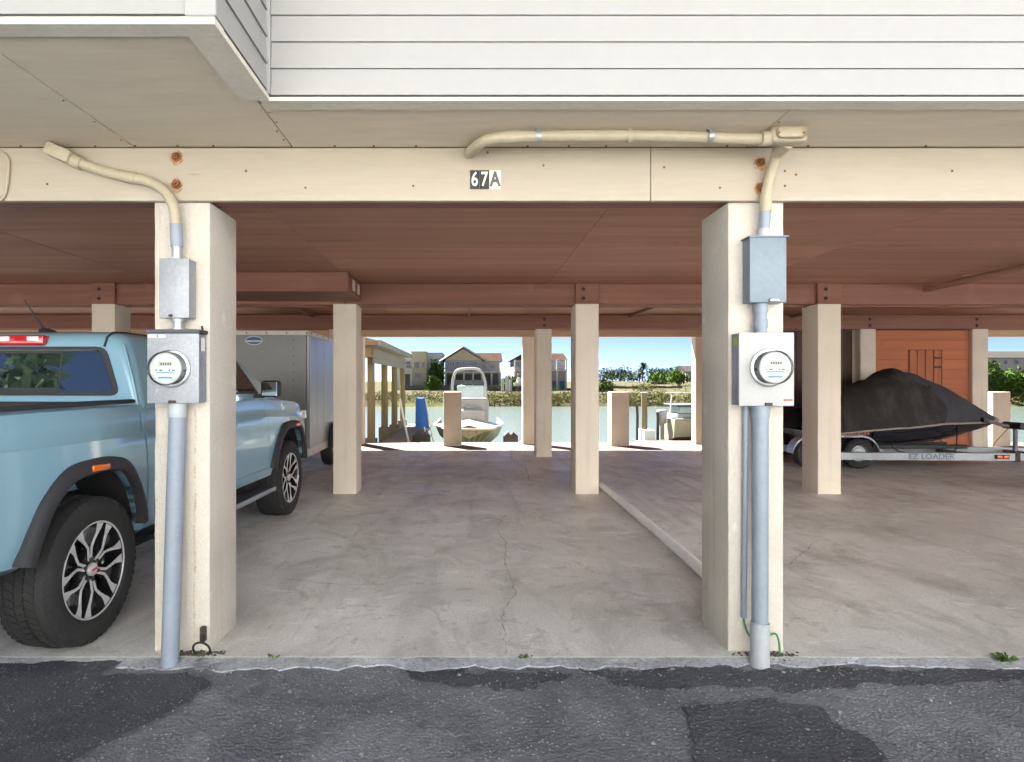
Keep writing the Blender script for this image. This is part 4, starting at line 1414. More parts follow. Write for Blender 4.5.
# wheels: built once, copied
def make_wheel(parent):
    KR = 1.09
    w = bpy.data.objects.new('wheel', None)
    COL.objects.link(w)
    w.parent = parent
    WM[w.name] = WM[parent.name]
    RT = .398
    prof = [(.258, -.108), (.268, -.124), (.30, -.137), (.335, -.139), (.368, -.131), (.386, -.120), (.393, -.104), (.3925, 0), (.393, .104), (.386, .120), (.368, .131), (.335, .139), (.30, .137), (.280, .131), (.268, .124), (.258, .108)]
    tyre = G().lathe(prof, (0, 0, 0), (1, 0, 0), 72).build('tyre', 'tyre_rubber', w, True, 30)
    g = G()
    # tread: staggered blocks with open grooves
    N = 58
    rows_ = [(-.118, -.082, 0, -.010), (-.074, -.030, .5, .010), (-.020, .020, .2, -.008), (.030, .074, .7, .010), (.082, .118, .35, -.010)]
    for y0, y1, ph, sk in rows_:
        for k in range(N):
            a0 = 2 * math.pi * (k + ph) / N
            a1 = a0 + 2 * math.pi / N * .74
            sh = sk / RT
            r0, r1 = .386, RT + (.004 if abs(y0 + y1) < .1 else -.001)
            if abs(y0 + y1) > .15:
                r1b = (RT - .004)
            vv = []
            for rr in (r0, r1):
                for yy, da in ((y0, -sh), (y1, sh)):
                    for a in (a0 + da, a1 + da):
                        rx = rr - (.006 if abs(yy) > .11 and rr == r1 else 0)
                        vv.append((yy, rx * math.cos(a), rx * math.sin(a)))
            g.add(vv, [(0, 1, 3, 2), (4, 6, 7, 5), (0, 4, 5, 1), (1, 5, 7, 3), (3, 7, 6, 2), (2, 6, 4, 0)])
    # shoulder lugs on the sidewall
    for sgn in (-1, 1):
        for k in range(N):
            a0 = 2 * math.pi * (k + .35) / N
            a1 = a0 + 2 * math.pi / N * (.55 if k % 2 else .4)
            vv = []
            for rr, yy in ((.392, .121), (.368, .1345), (.368, .128), (.392, .112)):
                for a in (a0, a1):
                    vv.append((sgn * yy, rr * math.cos(a), rr * math.sin(a)))
            g.add(vv, [(0, 1, 3, 2), (2, 3, 5, 4), (0, 2, 4, 6), (1, 7, 5, 3)])
    tr = g.build('tread', 'tyre_rubber', tyre, True)
    tr['kind'] = 'stuff'
    # raised ring on the sidewall
    G().lathe([(.310, .138), (.313, .1405), (.318, .1405), (.321, .139)], (0, 0, 0), (1, 0, 0), 64).lathe([(.280, .130), (.283, .134), (.288, .134), (.292, .134)], (0, 0, 0), (1, 0, 0), 64).build('sidewall_ring', 'tyre_rubber', tyre, True, 30)
    rim = G().lathe([(.262, .110), (.267, .120), (.261, .126), (.252, .122), (.246, .10), (.235, .02), (.23, -.10), (.262, -.11)], (0, 0, 0), (1, 0, 0), 64).build('rim', 'rim_black', w, True, 30)
    G().lathe([(.264, .1215), (.262, .1275), (.256, .1265), (.253, .123)], (0, 0, 0), (1, 0, 0), 64).build('rim_lip', 'rim_silver', rim, True, 30)
    G().lathe([(.0, .015), (.22, .015)], (0, 0, 0), (1, 0, 0), 48).build('brake_disc', 'dark_steel', rim, True)
    # hub
    G().lathe([(.085, .03), (.078, .085), (.060, .098), (.040, .100)], (0, 0, 0), (1, 0, 0), 36).build('hub', 'rim_black', rim, True, 40)
    cap = G().lathe([(.036, .098), (.036, .112), (.030, .117), (0, .118)], (0, 0, 0), (1, 0, 0), 28).build('hub_cap', 'rim_silver', rim, True, 40)
    G().box(.1175, .1195, -.020, .020, -.0055, .0055).build('emblem', 'print_red', rim, True)
    for k in range(6):
        a = R(30 + 60 * k)
        G().cyl((.088, .058 * math.cos(a), .058 * math.sin(a)), (.108, .058 * math.cos(a), .058 * math.sin(a)), .0105, 6).build('lug_nut', 'dark_steel', rim, True)
    for k in range(6):
        A = R(90 + 60 * k)
        base = G()
        sil = G()
        for sg in (-1, 1):
            # prong centre line (radius, angular offset)
            C = [(.046, 10.0, .012), (.085, 7.6, .0095), (.125, 6.6, .0095), (.158, 12.5, .0105), (.195, 18.0, .0125), (.226, 20.0, .021), (.255, 20.2, .030)]
            L_, R_ = [], []
            for r_, da, hw in C:
                a = A + R(sg * da)
                c, s_ = math.cos(a), math.sin(a)
                L_.append((r_ * c - s_ * hw, r_ * s_ + c * hw))
                R_.append((r_ * c + s_ * hw, r_ * s_ - c * hw))
            xs_ = [.098, .102, .106, .109, .113, .117, .119]
            bot = [.05, .05, .055, .06, .07, .075, .08]
            for i in range(len(C) - 1):
                for GG, lift, low in ((base, -.004, True), (sil, 0.0, False)):
                    ins = .0 if low else .0025
                    vv = []
                    for j in (i, i + 1):
                        l_, r__ = Vector(L_[j]), Vector(R_[j])
                        mid = (l_ + r__) / 2
                        l2, r2 = l_ + (mid - l_).normalized() * ins, r__ + (mid - r__).normalized() * ins
                        top = xs_[j] + lift
                        lo = bot[j] if low else xs_[j] - .006
                        vv += [(lo, l2.x, l2.y), (lo, r2.x, r2.y), (top, r2.x, r2.y), (top, l2.x, l2.y)]
                    GG.add(vv, [(0, 1, 2, 3), (4, 7, 6, 5), (0, 4, 5, 1), (1, 5, 6, 2), (2, 6, 7, 3), (3, 7, 4, 0)])
        # black web between the prongs
        base.add([(.070, .05 * math.cos(A - .1), .05 * math.sin(A - .1)), (.070, .05 * math.cos(A + .1), .05 * math.sin(A + .1)), (.088, .25 * math.cos(A + .3), .25 * math.sin(A + .3)), (.088, .25 * math.cos(A - .3), .25 * math.sin(A - .3))], [(0, 1, 2, 3)])
        sp = base.build('spoke', 'rim_black', rim, True, 30)
        sp2 = sil.build('spoke_face', 'rim_silver', rim, True, 30)
    return w
wheel = make_wheel(truck)
TW = .79
wheel.location = (TW, 0, .408)
wheel.scale = (1.02, 1.025, 1.025)
wheel.rotation_euler = (R(8), 0, 0)
for u, s, a in ((WB, 1, 31), (0, -1, 10), (WB, -1, 50)):
    c = copy_tree(wheel, truck)
    c.location = (s * TW, u, .408)
    c.rotation_euler = (R(a), 0, 0 if s > 0 else math.pi)

# ------------------------------------------------------------------ enclosed cargo trailer in front of the pickup
mk('trailer_grey', (0.235, 0.23, 0.225), 0.38, metal=0.35, var=0.08, vs=1.5, fine=0.03, coord='World')
mk('trailer_silver', (0.33, 0.34, 0.345), 0.35, metal=0.3, var=0.12, vs=2.0, fine=0.04, coord='World', stretch=(1, 1, .35))
mk('trailer_trim', (0.66, 0.60, 0.52), 0.4, metal=0.2, var=0.05, vs=6)
mk('logo_blue', (0.03, 0.12, 0.32), 0.4)
tr = thing('cargo_trailer', 'grey and silver enclosed cargo trailer parked behind the pickup nose', 'trailer', (-3.21, 9.26, 0))
TX0, TX1, TY0, TY1, TZ0, TZ1 = -4.02, -2.40, 9.26, 12.65, .36, 2.22
G().box(TX0 + .02, TX1 - .02, TY0 + .02, TY1 - .02, TZ0, TZ1 - .01).build('box_body', 'trailer_grey', tr)
G().box(TX0 + .03, TX1 - .03, TY0, TY0 + .019, TZ0 + .10, TZ1 - .065, .003).build('front_panel', 'trailer_grey', tr)
for k in range(7):                                    # side panels with seams
    y0 = TY0 + .05 + k * .475
    G().box(TX1 - .019, TX1, y0, y0 + .471, TZ0 + .10, TZ1 - .065, .003).build('side_panel', 'trailer_silver', tr)
for k in range(7):
    y0 = TY0 + .05 + k * .475
    G().box(TX0, TX0 + .019, y0, y0 + .471, TZ0 + .10, TZ1 - .065, .003).build('side_panel', 'trailer_silver', tr)
G().box(TX0 - .008, TX1 + .008, TY0 - .008, TY1 + .008, TZ1 - .065, TZ1, .006).build('roof_rail', 'trailer_trim', tr)
G().box(TX0 - .004, TX1 + .004, TY0 - .006, TY1 + .006, TZ0 - .02, TZ0 + .10, .005).build('lower_rail', 'trailer_trim', tr)
for x in (TX0, TX1):
    G().box(x - .024, x + .024, TY0 - .006, TY0 + .048, TZ0 + .10, TZ1 - .066, .005).build('corner_trim', 'trailer_silver', tr)
for k in range(6):
    x = TX0 + .1 + k * .30
    G().cyl((x, TY0 - .008, TZ1 - .032), (x, TY0 - .014, TZ1 - .032), .011, 10).build('rivet', 'dark_steel', tr)
for k in range(9):
    y0 = TY0 + .15 + k * .38
    G().cyl((TX1 + .008, y0, TZ1 - .032), (TX1 + .014, y0, TZ1 - .032), .011, 10).build('rivet', 'dark_steel', tr)
for k in range(14):                                   # fastener line near the right front corner
    zz = TZ0 + .16 + k * .12
    G().cyl((-2.62, TY0 + .001, zz), (-2.62, TY0 - .004, zz), .008, 8).build('rivet', 'dark_steel', tr)
# oval badge
def oval(cx, cz, a, b, y0, y1, n=28):
    return G().prism([(cx + a * math.cos(t), cz + b * math.sin(t)) for t in [2 * math.pi * k / n for k in range(n)]], y1, y0, 'y')
bd = oval(-3.21, 2.075, .135, .068, TY0 - .006, TY0 + .001).build('badge', 'print_white', tr)
oval(-3.21, 2.075, .118, .055, TY0 - .009, TY0 - .005).build('field', 'logo_blue', bd)
G().box(-3.32, -3.10, TY0 - .012, TY0 - .0085, 2.050, 2.080, .006).build('band', 'print_white', bd)
# tongue, wheels
t0 = (-3.21, 8.15, .42)
for sx in (-1, 1):
    G().tube([(-3.21 + sx * .62, TY0 + .02, .38), (-3.21 + sx * .04, 8.2, .42)], .04, 8).build('tongue', 'underbody', tr)
G().cyl((-3.21, 8.3, .1), (-3.21, 8.3, .62), .03, 10).build('jack', 'galv', tr)
for x in (TX1 - .06, TX0 + .06):
    w = G().lathe([(.16, -.09), (.30, -.10), (.335, -.07), (.335, .07), (.30, .10), (.16, .09)], (x, 10.95, .335), (1, 0, 0), 36).build('wheel', 'tyre_rubber', tr, smooth=35)
    G().lathe([(.0, -.03), (.16, -.06), (.17, -.09), (.17, .09), (.16, .06), (0, .03)], (x, 10.95, .335), (1, 0, 0), 30).build('rim', 'rim_silver', w, smooth=35)
    s = 1 if x > -3.2 else -1
    f = [(10.95 + .44 * math.cos(a), .33 + .42 * math.sin(a)) for a in [k * math.pi / 12 for k in range(13)]]
    g = G()
    g.grid([[(x - s * .05, a, b), (x + s * .17, a, b)] for a, b in f])
    g.grid([[(x + s * .17, a, b), (x + s * .17, a, b - .05)] for a, b in f])
    g.build('fender', 'plastic_black', tr, smooth=40)

# ------------------------------------------------------------------ covered watercraft on its boat trailer
mk('cover_front', (0.055, 0.057, 0.066), 0.75, var=0.15, vs=5, fine=0.1, fs=120, bump=0.5, bs=14, bdist=.012)
mk('cover_rear', (0.026, 0.0235, 0.021), 0.8, var=0.35, vs=4, fine=0.2, fs=90, bump=0.6, bs=9, bdist=.03, stretch=(1, 1, .45), spots=[((0.072, 0.063, 0.053), 4, 0.50, 0.20, 0.6)])
mk('hull_dark', (0.012, 0.014, 0.022), 0.25, var=0.1, coat=0.5)
mk('rub_rail', (0.36, 0.31, 0.26), 0.5, var=0.1)
PROF = [(5.82, 0.98, 0.59, 0.52), (6.1, 1.16, 0.59, 0.58), (6.39, 1.29, 0.62, 0.61), (6.62, 1.365, 0.65, 0.615), (6.9, 1.45, 0.67, 0.62), (7.08, 1.525, 0.69, 0.62), (7.24, 1.615, 0.695, 0.615), (7.36, 1.675, 0.7, 0.61), (7.48, 1.68, 0.71, 0.6), (7.61, 1.655, 0.725, 0.59), (7.8, 1.6, 0.74, 0.57), (7.97, 1.54, 0.764, 0.545), (8.14, 1.475, 0.763, 0.51), (8.32, 1.4, 0.762, 0.47), (8.5, 1.31, 0.766, 0.42), (8.67, 1.205, 0.766, 0.365), (8.85, 1.09, 0.765, 0.3), (9.02, 0.985, 0.775, 0.225), (9.18, 0.89, 0.79, 0.14), (9.31, 0.825, 0.8, 0.03)]
YC = 10.95
ski = thing('covered_watercraft', 'personal watercraft under a dark grey fabric cover on a trailer', 'watercraft', (7.5, YC, .35))
def csec(x, zt, zg, w, n=9, off=0.0):
    out = []
    for k in range(-n, n + 1):
        t = k / n
        a = abs(t)
        zz = zt - (zt - zg) * (a ** (2.1 if x < 7.9 else 1.35))
        yy = YC + w * (math.copysign(a ** .82, t))
        wr = .010 * math.sin(x * 13 + t * 5) * (1 - a) + .008 * math.sin(x * 21 - t * 7 + zt * 5)
        fold = .020 * math.sin(x * 15 + 2.0 * math.sin(x * 3.1) + a * 3) * a * (1.1 - a) * 3
        amp = .35 if 7.9 < x else 1.0
        if x > 9.2: amp = 0
        out.append((x, yy + (off if t > 0 else -off) * a + math.copysign(fold * amp, t), zz + wr * amp + off * (1 - a)))
    return out
import bisect
def prof(x):
    for a, b in zip(PROF, PROF[1:]):
        if x <= b[0]:
            t = (x - a[0]) / (b[0] - a[0])
            return tuple(p + (q - p) * t for p, q in zip(a, b))
    return PROF[-1]
xs_ = [5.82 + (9.31 - 5.82) * k / 70 for k in range(71)]
g = G()
g.grid([csec(*prof(x)) for x in xs_])
cv = g.build('cover', 'cover_front', ski, smooth=60)
# rear fabric panel: ends in a rounded edge on the flank
g = G()
n = 9
rows = []
for x in [5.82 + (8.20 - 5.82) * k / 170 for k in range(171)]:
    rows.append(csec(x, *prof(x)[1:], n=40, off=.006))
fac = []
for i in range(len(rows) - 1):
    for j in range(80):
        c = sum((Vector(rows[a][b]) for a in (i, i + 1) for b in (j, j + 1)), Vector()) / 4
        lim = 8.12 - ((c.z - 1.02) / .36) ** 2 * .30 if c.z < 1.5 else 7.52
        if c.x < lim: fac.append((i, j))
vid = {}
vv, ff = [], []
for i, j in fac:
    q = []
    for a, b in ((i, j), (i, j + 1), (i + 1, j + 1), (i + 1, j)):
        if (a, b) not in vid:
            vid[(a, b)] = len(vv)
            vv.append(rows[a][b])
        q.append(vid[(a, b)])
    ff.append(tuple(q))
g.add(vv, ff)
g.build('cover_panel', 'cover_rear', cv, smooth=60)
# seam piping along the panel edge ridge and two tie-down straps
for x in (6.75, 8.25):
    pts = csec(x, *prof(x)[1:], n=14, off=.012)
    G().tube([pts[0], (x + .03, YC - prof(x)[3] * .9, prof(x)[2] - .12), (x + .05, YC - prof(x)[3] * .8, .30)], .010, 6).build('strap', 'black', ski, smooth=60)
# hull under the cover
g = G()
rows = []
for x in xs_:
    _, zt, zg, w = prof(x)
    k = (x - 5.82) / (9.31 - 5.82)
    zk = .36 + max(0, (k - .45) / .55) ** 2.2 * .40
    zk = min(zk, zg - .02)
    rows.append([(x, YC - w * .985, zg + .02), (x, YC - w * .97, zg - .045), (x, YC - w * .80, (zg + zk) / 2 - .02), (x, YC - w * .35, zk + .03), (x, YC, zk), (x, YC + w * .35, zk + .03), (x, YC + w * .80, (zg + zk) / 2 - .02), (x, YC + w * .97, zg - .045), (x, YC + w * .985, zg + .02)])
g.grid(rows)
g.f.append(tuple(range(9)))
g.m.append(0)
g.build('hull', 'hull_dark', ski, smooth=50)
for s in (-1, 1):
    g = G()
    g.tube([(x, YC + s * (prof(x)[3] + .004), prof(x)[2] - .012) for x in xs_[::3]], .016, 8)
    g.build('rub_rail', 'rub_rail', ski, smooth=60)
g = G()
for k in range(9):
    x = 6.22 + k * .052
    g.box(x, x + .036, YC - prof(x)[3] - .004, YC - prof(x)[3] + .02, prof(x)[2] - .075, prof(x)[2] - .03)
mk('reg_red', (0.30, 0.09, 0.07), 0.5)
g.build('registration', 'reg_red', ski)
G().tube([(9.28, YC, .78), (9.33, YC, .765), (9.35, YC, .79)], .014, 8).build('bow_eye', 'dark_steel', ski)

bt = thing('boat_trailer', 'galvanised boat trailer with lettered rail carrying the covered watercraft', 'boat trailer', (7.5, 10.3, 0))
mk('rail_galv', (0.34, 0.35, 0.37), 0.4, metal=0.5, var=0.1, vs=4, fine=0.06)
ral = []
for s, yb in ((-1, 10.30), (1, 11.55)):
    ye = yb + (-.18 if s < 0 else -.55)
    g = G()
    n_ = Vector((9.9 - 5.75, ye - yb, 0)).normalized()
    g.T = Matrix.Translation((5.75, yb, .226)) @ Matrix.Rotation(math.atan2(ye - yb, 4.15), 4, 'Z')
    g.box(0, 4.15, -.03, .03, -.065, .065, .008)
    ral.append(g.build('rail', 'rail_galv', bt, smooth=40))
ang = math.atan2(-.18, 4.15)
me = text_mesh('EZ LOADER', .125, .001, offset=.002)
tm = Matrix.Translation((7.60, 10.30 - (7.60 - 5.75) * .18 / 4.15 - .0325, .226)) @ Matrix.Rotation(ang, 4, 'Z') @ Matrix.Diagonal((1.12, 1, 1, 1)) @ Matrix.Rotation(R(90), 4, 'X')
me.transform(tm)
mk('rail_print', (0.10, 0.13, 0.19), 0.5)
place(me, 'lettering', 'rail_print', ral[0])
for x in (6.0, 7.0, 8.4, 9.5):
    yb = 10.30 - (x - 5.75) * .18 / 4.15
    G().box(x, x + .06, yb + .03, 11.5 - (x - 5.75) * .12, .20, .26).build('cross_member', 'rail_galv', bt)
for yy in (10.72, 11.18):
    G().box(6.0, 8.6, yy - .04, yy + .04, .30, .37, .01).build('bunk', 'plastic_black', bt)
    for x in (6.1, 7.1, 8.4):
        G().box(x, x + .05, yy - .02, yy + .02, .24, .31).build('bracket', 'rail_galv', bt)
for x in (5.72, 6.55):
    for yy, s in ((10.46, -1), (11.72, 1)):
        w = G().lathe([(.14, -.07), (.22, -.08), (.25, -.055), (.25, .055), (.22, .08), (.14, .07)], (x, yy, .25), (0, 1, 0), 32).build('wheel', 'tyre_rubber', bt, smooth=35)
        G().lathe([(0, s * .05), (.09, s * .045), (.10, s * .03), (.13, s * .03), (.145, s * .075), (.145, -s * .07)], (x, yy, .25), (0, 1, 0), 24).build('rim', 'galv', w, smooth=35)
        G().lathe([(0, s * .08), (.03, s * .075), (.035, s * .05)], (x, yy, .25), (0, 1, 0), 16).build('hub', 'dark_steel', w, smooth=35)
for yy in (10.46, 11.72):
    f = [(5.72 - .30 + .02 * 0, 0.28)]
    pts = [(5.72 + .31 * math.cos(a), .26 + .30 * math.sin(a)) for a in [math.pi - k * math.pi / 16 for k in range(9)]] + [(6.55 + .31 * math.cos(a), .26 + .30 * math.sin(a)) for a in [math.pi / 2 - k * math.pi / 16 for k in range(9)]]
    g = G()
    g.grid([[(a, yy - .11, b), (a, yy + .11, b)] for a, b in pts])
    g.grid([[(a, yy - .11, b), (a, yy - .11, b - .03)] for a, b in pts])
    g.build('fender', 'rail_galv', bt, smooth=40)
# amber side lamp
yl = 10.30 - (8.78 - 5.75) * .18 / 4.15
lm = G().box(8.60, 8.84, yl - .036, yl - .028, .192, .262, .003).build('lamp_plate', 'dark_steel', bt)
for k in range(2):
    G().box(8.625 + k * .105, 8.715 + k * .105, yl - .054, yl - .035, .203, .252, .008, 2).build('amber_lamp', 'lamp_amber', lm, smooth=40)
# winch post and bow stop
yw = yl + .05
po = G().tube([(8.97, yw - .02, .20), (9.02, yw + .02, .36), (9.14, yw + .15, .62), (9.17, yw + .2, .74)], .032, 8).build('winch_post', 'rail_galv', bt, smooth=40)
G().box(8.92, 9.03, yw - .09, yw + .03, .145, .315, .008).build('clamp', 'dark_steel', po)
G().box(9.06, 9.115, yw - .09, yw + .03, .15, .31, .008).build('clamp', 'dark_steel', po)
G().tube([(9.17, yw + .2, .70), (9.05, yw + .3, .72), (8.86, yw + .42, .80)], .03, 8).build('stop_arm', 'rail_galv', po, smooth=40)
G().cyl((9.16, yw + .02, .72), (9.16, yw + .38, .72), .06, 16).build('winch_drum', 'dark_steel', po, smooth=40)
G().cyl((8.83, yw + .36, .80), (8.83, yw + .50, .80), .045, 14).build('bow_roller', 'black', po, smooth=40)
G().tube([(8.87, 10.95 - .45, .36), (9.02, 10.6, .45), (9.16, 10.5, .7)], .006, 6).build('strap', 'dark_steel', po)
g = G()
g.tube([(7.0, yl + .1, .42), (7.05, yl + .12, .36), (7.12, yl + .10, .30), (7.2, yl + .08, .29)], .012, 6)
g.build('cord', 'black', bt, smooth=60)

# ------------------------------------------------------------------ beyond the carport: seawall, canal, far bank
ZW = -1.0
def water_mat():
    m = bpy.data.materials.new('canal_water')
    m.use_nodes = True
    nt = m.node_tree
    L = nt.links.new
    p = nt.nodes['Principled BSDF']
    p.inputs['Base Color'].default_value = (0.105, 0.130, 0.110, 1)
    p.inputs['Roughness'].default_value = 0.12
    p.inputs['IOR'].default_value = 1.33
    ge = nd(nt, 'ShaderNodeNewGeometry')
    mp = nd(nt, 'ShaderNodeMapping')
    mp.inputs['Scale'].default_value = (1.0, 2.2, 1)
    L(ge.outputs['Position'], mp.inputs['Vector'])
    n = nd(nt, 'ShaderNodeTexNoise')
    n.inputs['Scale'].default_value = 1.6
    n.inputs['Detail'].default_value = 5
    L(mp.outputs['Vector'], n.inputs['Vector'])
    b = nd(nt, 'ShaderNodeBump')
    b.inputs['Strength'].default_value = 0.5
    b.inputs['Distance'].default_value = 0.12
    L(n.outputs['Fac'], b.inputs['Height'])
    L(b.outputs['Normal'], p.inputs['Normal'])
    M['canal_water'] = m
water_mat()
G().box(-500, 500, 14.9, 66, ZW - 1.2, ZW).build('water', 'canal_water', label='pale green canal water between the carport and far bank', kind='structure')
mk('seawall_concrete', (0.3, 0.26, 0.21), 0.85, var=0.12, vs=1.5, coord='World')
G().box(-60, 60, 14.86, 15.05, -2.2, -.03).build('seawall', 'seawall_concrete', label='concrete seawall at the end of the carport floor', kind='structure')

mk('sand', (0.075, 0.066, 0.046), 0.95, ior=1.05, var=0.2, vs=0.12, fine=0.25, fs=0.9, coord='World', spots=[((0.065, 0.070, 0.028), 0.22, 0.46, 0.14, 0.85), ((0.09, 0.075, 0.05), 0.7, 0.56, 0.12, 0.6)])
g = G()
rows = []
r = random.Random(3)
for i in range(61):
    x = -300 + 600 * i / 60
    jig = math.sin(x * .13) * 1.2 + math.sin(x * .41) * .5
    row_ = []
    for y, z in ((57.5 + jig, -1.6), (60 + jig, -1.0), (61.5 + jig, -.45), (64, -.22), (80, -.2), (105, -.15), (130, .15), (160, .5), (220, .6), (400, .6), (1500, .6)):
        zz = z + (r.uniform(-.08, .12) if 62 < y < 300 else 0) + (max(0, 1.0 - abs(x - 45) / 60) * .9 if 120 < y < 300 else 0)
        row_.append((x * (1 if y < 200 else y / 200), y, zz))
    rows.append(row_)
g.grid(rows)
g.build('far_bank', 'sand', smooth=60, label='sandy far bank of the canal with dry grass', kind='structure')

# ------------------------------------------------------------------ foliage helpers
def leaf_mat(name, base, var=0.35, sc=1.2):
    mk(name, base, 0.8, ior=1.15, var=var, vs=sc, fine=0.25, fs=sc * 6, coord='World')
leaf_mat('leaf_green', (0.060, 0.095, 0.022))
leaf_mat('leaf_bright', (0.080, 0.140, 0.022))
leaf_mat('leaf_dark', (0.055, 0.085, 0.040))
leaf_mat('leaf_olive', (0.125, 0.125, 0.042))
leaf_mat('leaf_straw', (0.150, 0.125, 0.058))
leaf_mat('leaf_rust', (0.12, 0.07, 0.04))
wood('bark', (0.13, 0.095, 0.065), (0.07, 0.05, 0.035), 0.4, 'Z', 0.9)

def leaves(seed, blobs, n, size, flat=1.0):
    """leaf quads spread through ellipsoid blobs (cx,cy,cz,rx,ry,rz)"""
    rs = np.random.RandomState(seed)
    vol = np.array([b[3] * b[4] * b[5] for b in blobs]) ** .67
    cnt = np.maximum(8, (n * vol / vol.sum()).astype(int))
    V = []
    for b, c in zip(blobs, cnt):
        d = rs.normal(size=(c, 3))
        d /= np.linalg.norm(d, axis=1)[:, None]
        rad = rs.uniform(.35, 1.0, c) ** .5 * rs.uniform(.85, 1.18, c)
        p = np.array(b[:3]) + d * rad[:, None] * np.array(b[3:6])
        a = rs.normal(size=(c, 3))
        a /= np.linalg.norm(a, axis=1)[:, None]
        e = np.cross(a, rs.normal(size=(c, 3)))
        e /= np.linalg.norm(e, axis=1)[:, None]
        s = size * rs.uniform(.5, 1.3, c)[:, None]
        V.append(np.stack([p - a * s, p + e * s * .5 * flat, p + a * s, p - e * s * .5 * flat], 1))
    V = np.concatenate(V).reshape(-1, 3)
    me = bpy.data.meshes.new('leaves')
    k = len(V) // 4
    me.from_pydata([tuple(v) for v in V], [], [(4 * i, 4 * i + 1, 4 * i + 2, 4 * i + 3) for i in range(k)])
    return me

def bush(name, label, cat, x, y, z, w, h, mat, seed, n=500, group=None, kind=None, lf=.09, trunk=True):
    r = random.Random(seed)
    t = thing(name, label, cat, (x, y, z), 0, group, kind)
    blobs = []
    for k in range(7):
        a = r.uniform(0, 6.28)
        q = r.uniform(.1, .6) * w / 2
        rr = r.uniform(.25, .42)
        blobs.append((x + math.cos(a) * q, y + math.sin(a) * q * .7, z + h * r.uniform(.35, .72), w * rr, w * rr * .8, h * rr))
    place(leaves(seed, blobs, n, h * lf), 'crown', mat, t)
    if trunk:
        g = G()
        for k in range(4):
            b = blobs[k]
            g.tube([(x + r.uniform(-.05, .05) * w, y, z - .1), ((x + b[0]) / 2, (y + b[1]) / 2, z + (b[2] - z) * .55), b[:3]], [h * .03, h * .022, h * .01], 6)
        g.build('trunk', 'bark', t)
    return t

# scrub along the bank, uncountable
rs = random.Random(21)
for mat, label, n_, x0, x1, y0, y1, hh in (('leaf_olive', 'olive green scrub growing along the far waterline', 620, -50, 60, 60.2, 62.8, .85), ('leaf_straw', 'dry straw coloured grass tufts on the far bank', 520, -80, 90, 60.0, 74, .55),
                                        ('leaf_rust', 'reddish dry weeds on the far bank', 60, -30, 50, 60.5, 70, .45), ('leaf_green', 'green low scrub on the far dunes', 120, -40, 130, 75, 150, .8)):
    blobs = []
    for k in range(n_):
        x, y = rs.uniform(x0, x1), rs.uniform(y0, y1)
        h = hh * rs.uniform(.5, 1.2)
        zg = interp(y, [(59, -1.05), (61.5, -.5), (64, -.22), (105, -.15), (160, .7)])
        blobs.append((x, y, zg + h * .42, h * rs.uniform(.7, 1.7), h * rs.uniform(.6, 1.0), h * .55))
    me = leaves(rs.randint(0, 999), blobs, n_ * 90, hh * .15, .5)
    o = place(me, 'scrub', mat, label=label, cat='scrub', kind='stuff')

# individual bushes and trees
bx_ = [('green_bush', 'round green tree beside the brown gabled house', -5.9, 99, -.15, 2.4, 2.7, 'leaf_bright', 900), ('green_bush', 'low green tree right of the brown gabled house', 6.6, 99, -.15, 3.4, 2.5, 'leaf_bright', 900),
       ('green_bush', 'dark tree between the pale modern house and brown house', -5.4, 103.6, -.15, 2.0, 5.2, 'leaf_green', 700)]
for nm, lab, x, y, z, w, h, mt, n_ in bx_:
    bush(nm, lab, 'tree', x, y, z, w, h, mt, int(abs(x) * 10), n_)
for k, (px, py, Y, w, h, mt, lab) in enumerate(((679, 372, 120, 4.5, 3.4, 'leaf_bright', 'bright green bush on the dunes left of the far house'), (661, 378, 128, 6.0, 3.2, 'leaf_bright', 'wide bright bush in the middle of the dunes'),
                                        (604, 380, 75, 2.6, 2.0, 'leaf_green', 'green bush at the water beside the middle row column'), (645, 386, 90, 4.0, 1.3, 'leaf_olive', 'low olive bush in front of the black silt fence'))):
    p = at(px, 381, Y)
    bush('dune_bush', lab, 'bush', p.x, Y, interp(Y, [(64, -.22), (105, -.15), (130, .3), (160, .8)]), w, h, mt, 60 + k, 700, 'bushes on the far dunes')
for k, (px, top, w, mt) in enumerate(((601, 371, 9, 'leaf_dark'), (612, 370, 8, 'leaf_dark'), (622, 367, 9, 'leaf_dark'), (631, 371, 8, 'leaf_dark'), (655, 369, 10, 'leaf_dark'), (664, 370, 9, 'leaf_dark'), (673, 368, 8, 'leaf_dark'), (683, 371, 9, 'leaf_dark'), (693, 370, 8, 'leaf_dark'))):
    Y = 190 + (k % 3) * 8
    p = at(px, top, Y)
    bush('distant_tree', ['dark distant tree, first from the left on the dune skyline', 'dark distant tree, second from the left on the dune skyline', 'tallest dark tree left of the skyline palm', 'dark low tree just left of the skyline palm',
         'dark tree just right of the skyline palm', 'dark tree over the wide bright dune bush', 'dark tree above the bright green dune bush', 'dark tree left of the far grey house', 'dark tree behind the far grey house'][k], 'tree', p.x, Y, .6, w, p.z - .2, mt, 80 + k, 700, 'trees on the dune skyline', lf=.07)
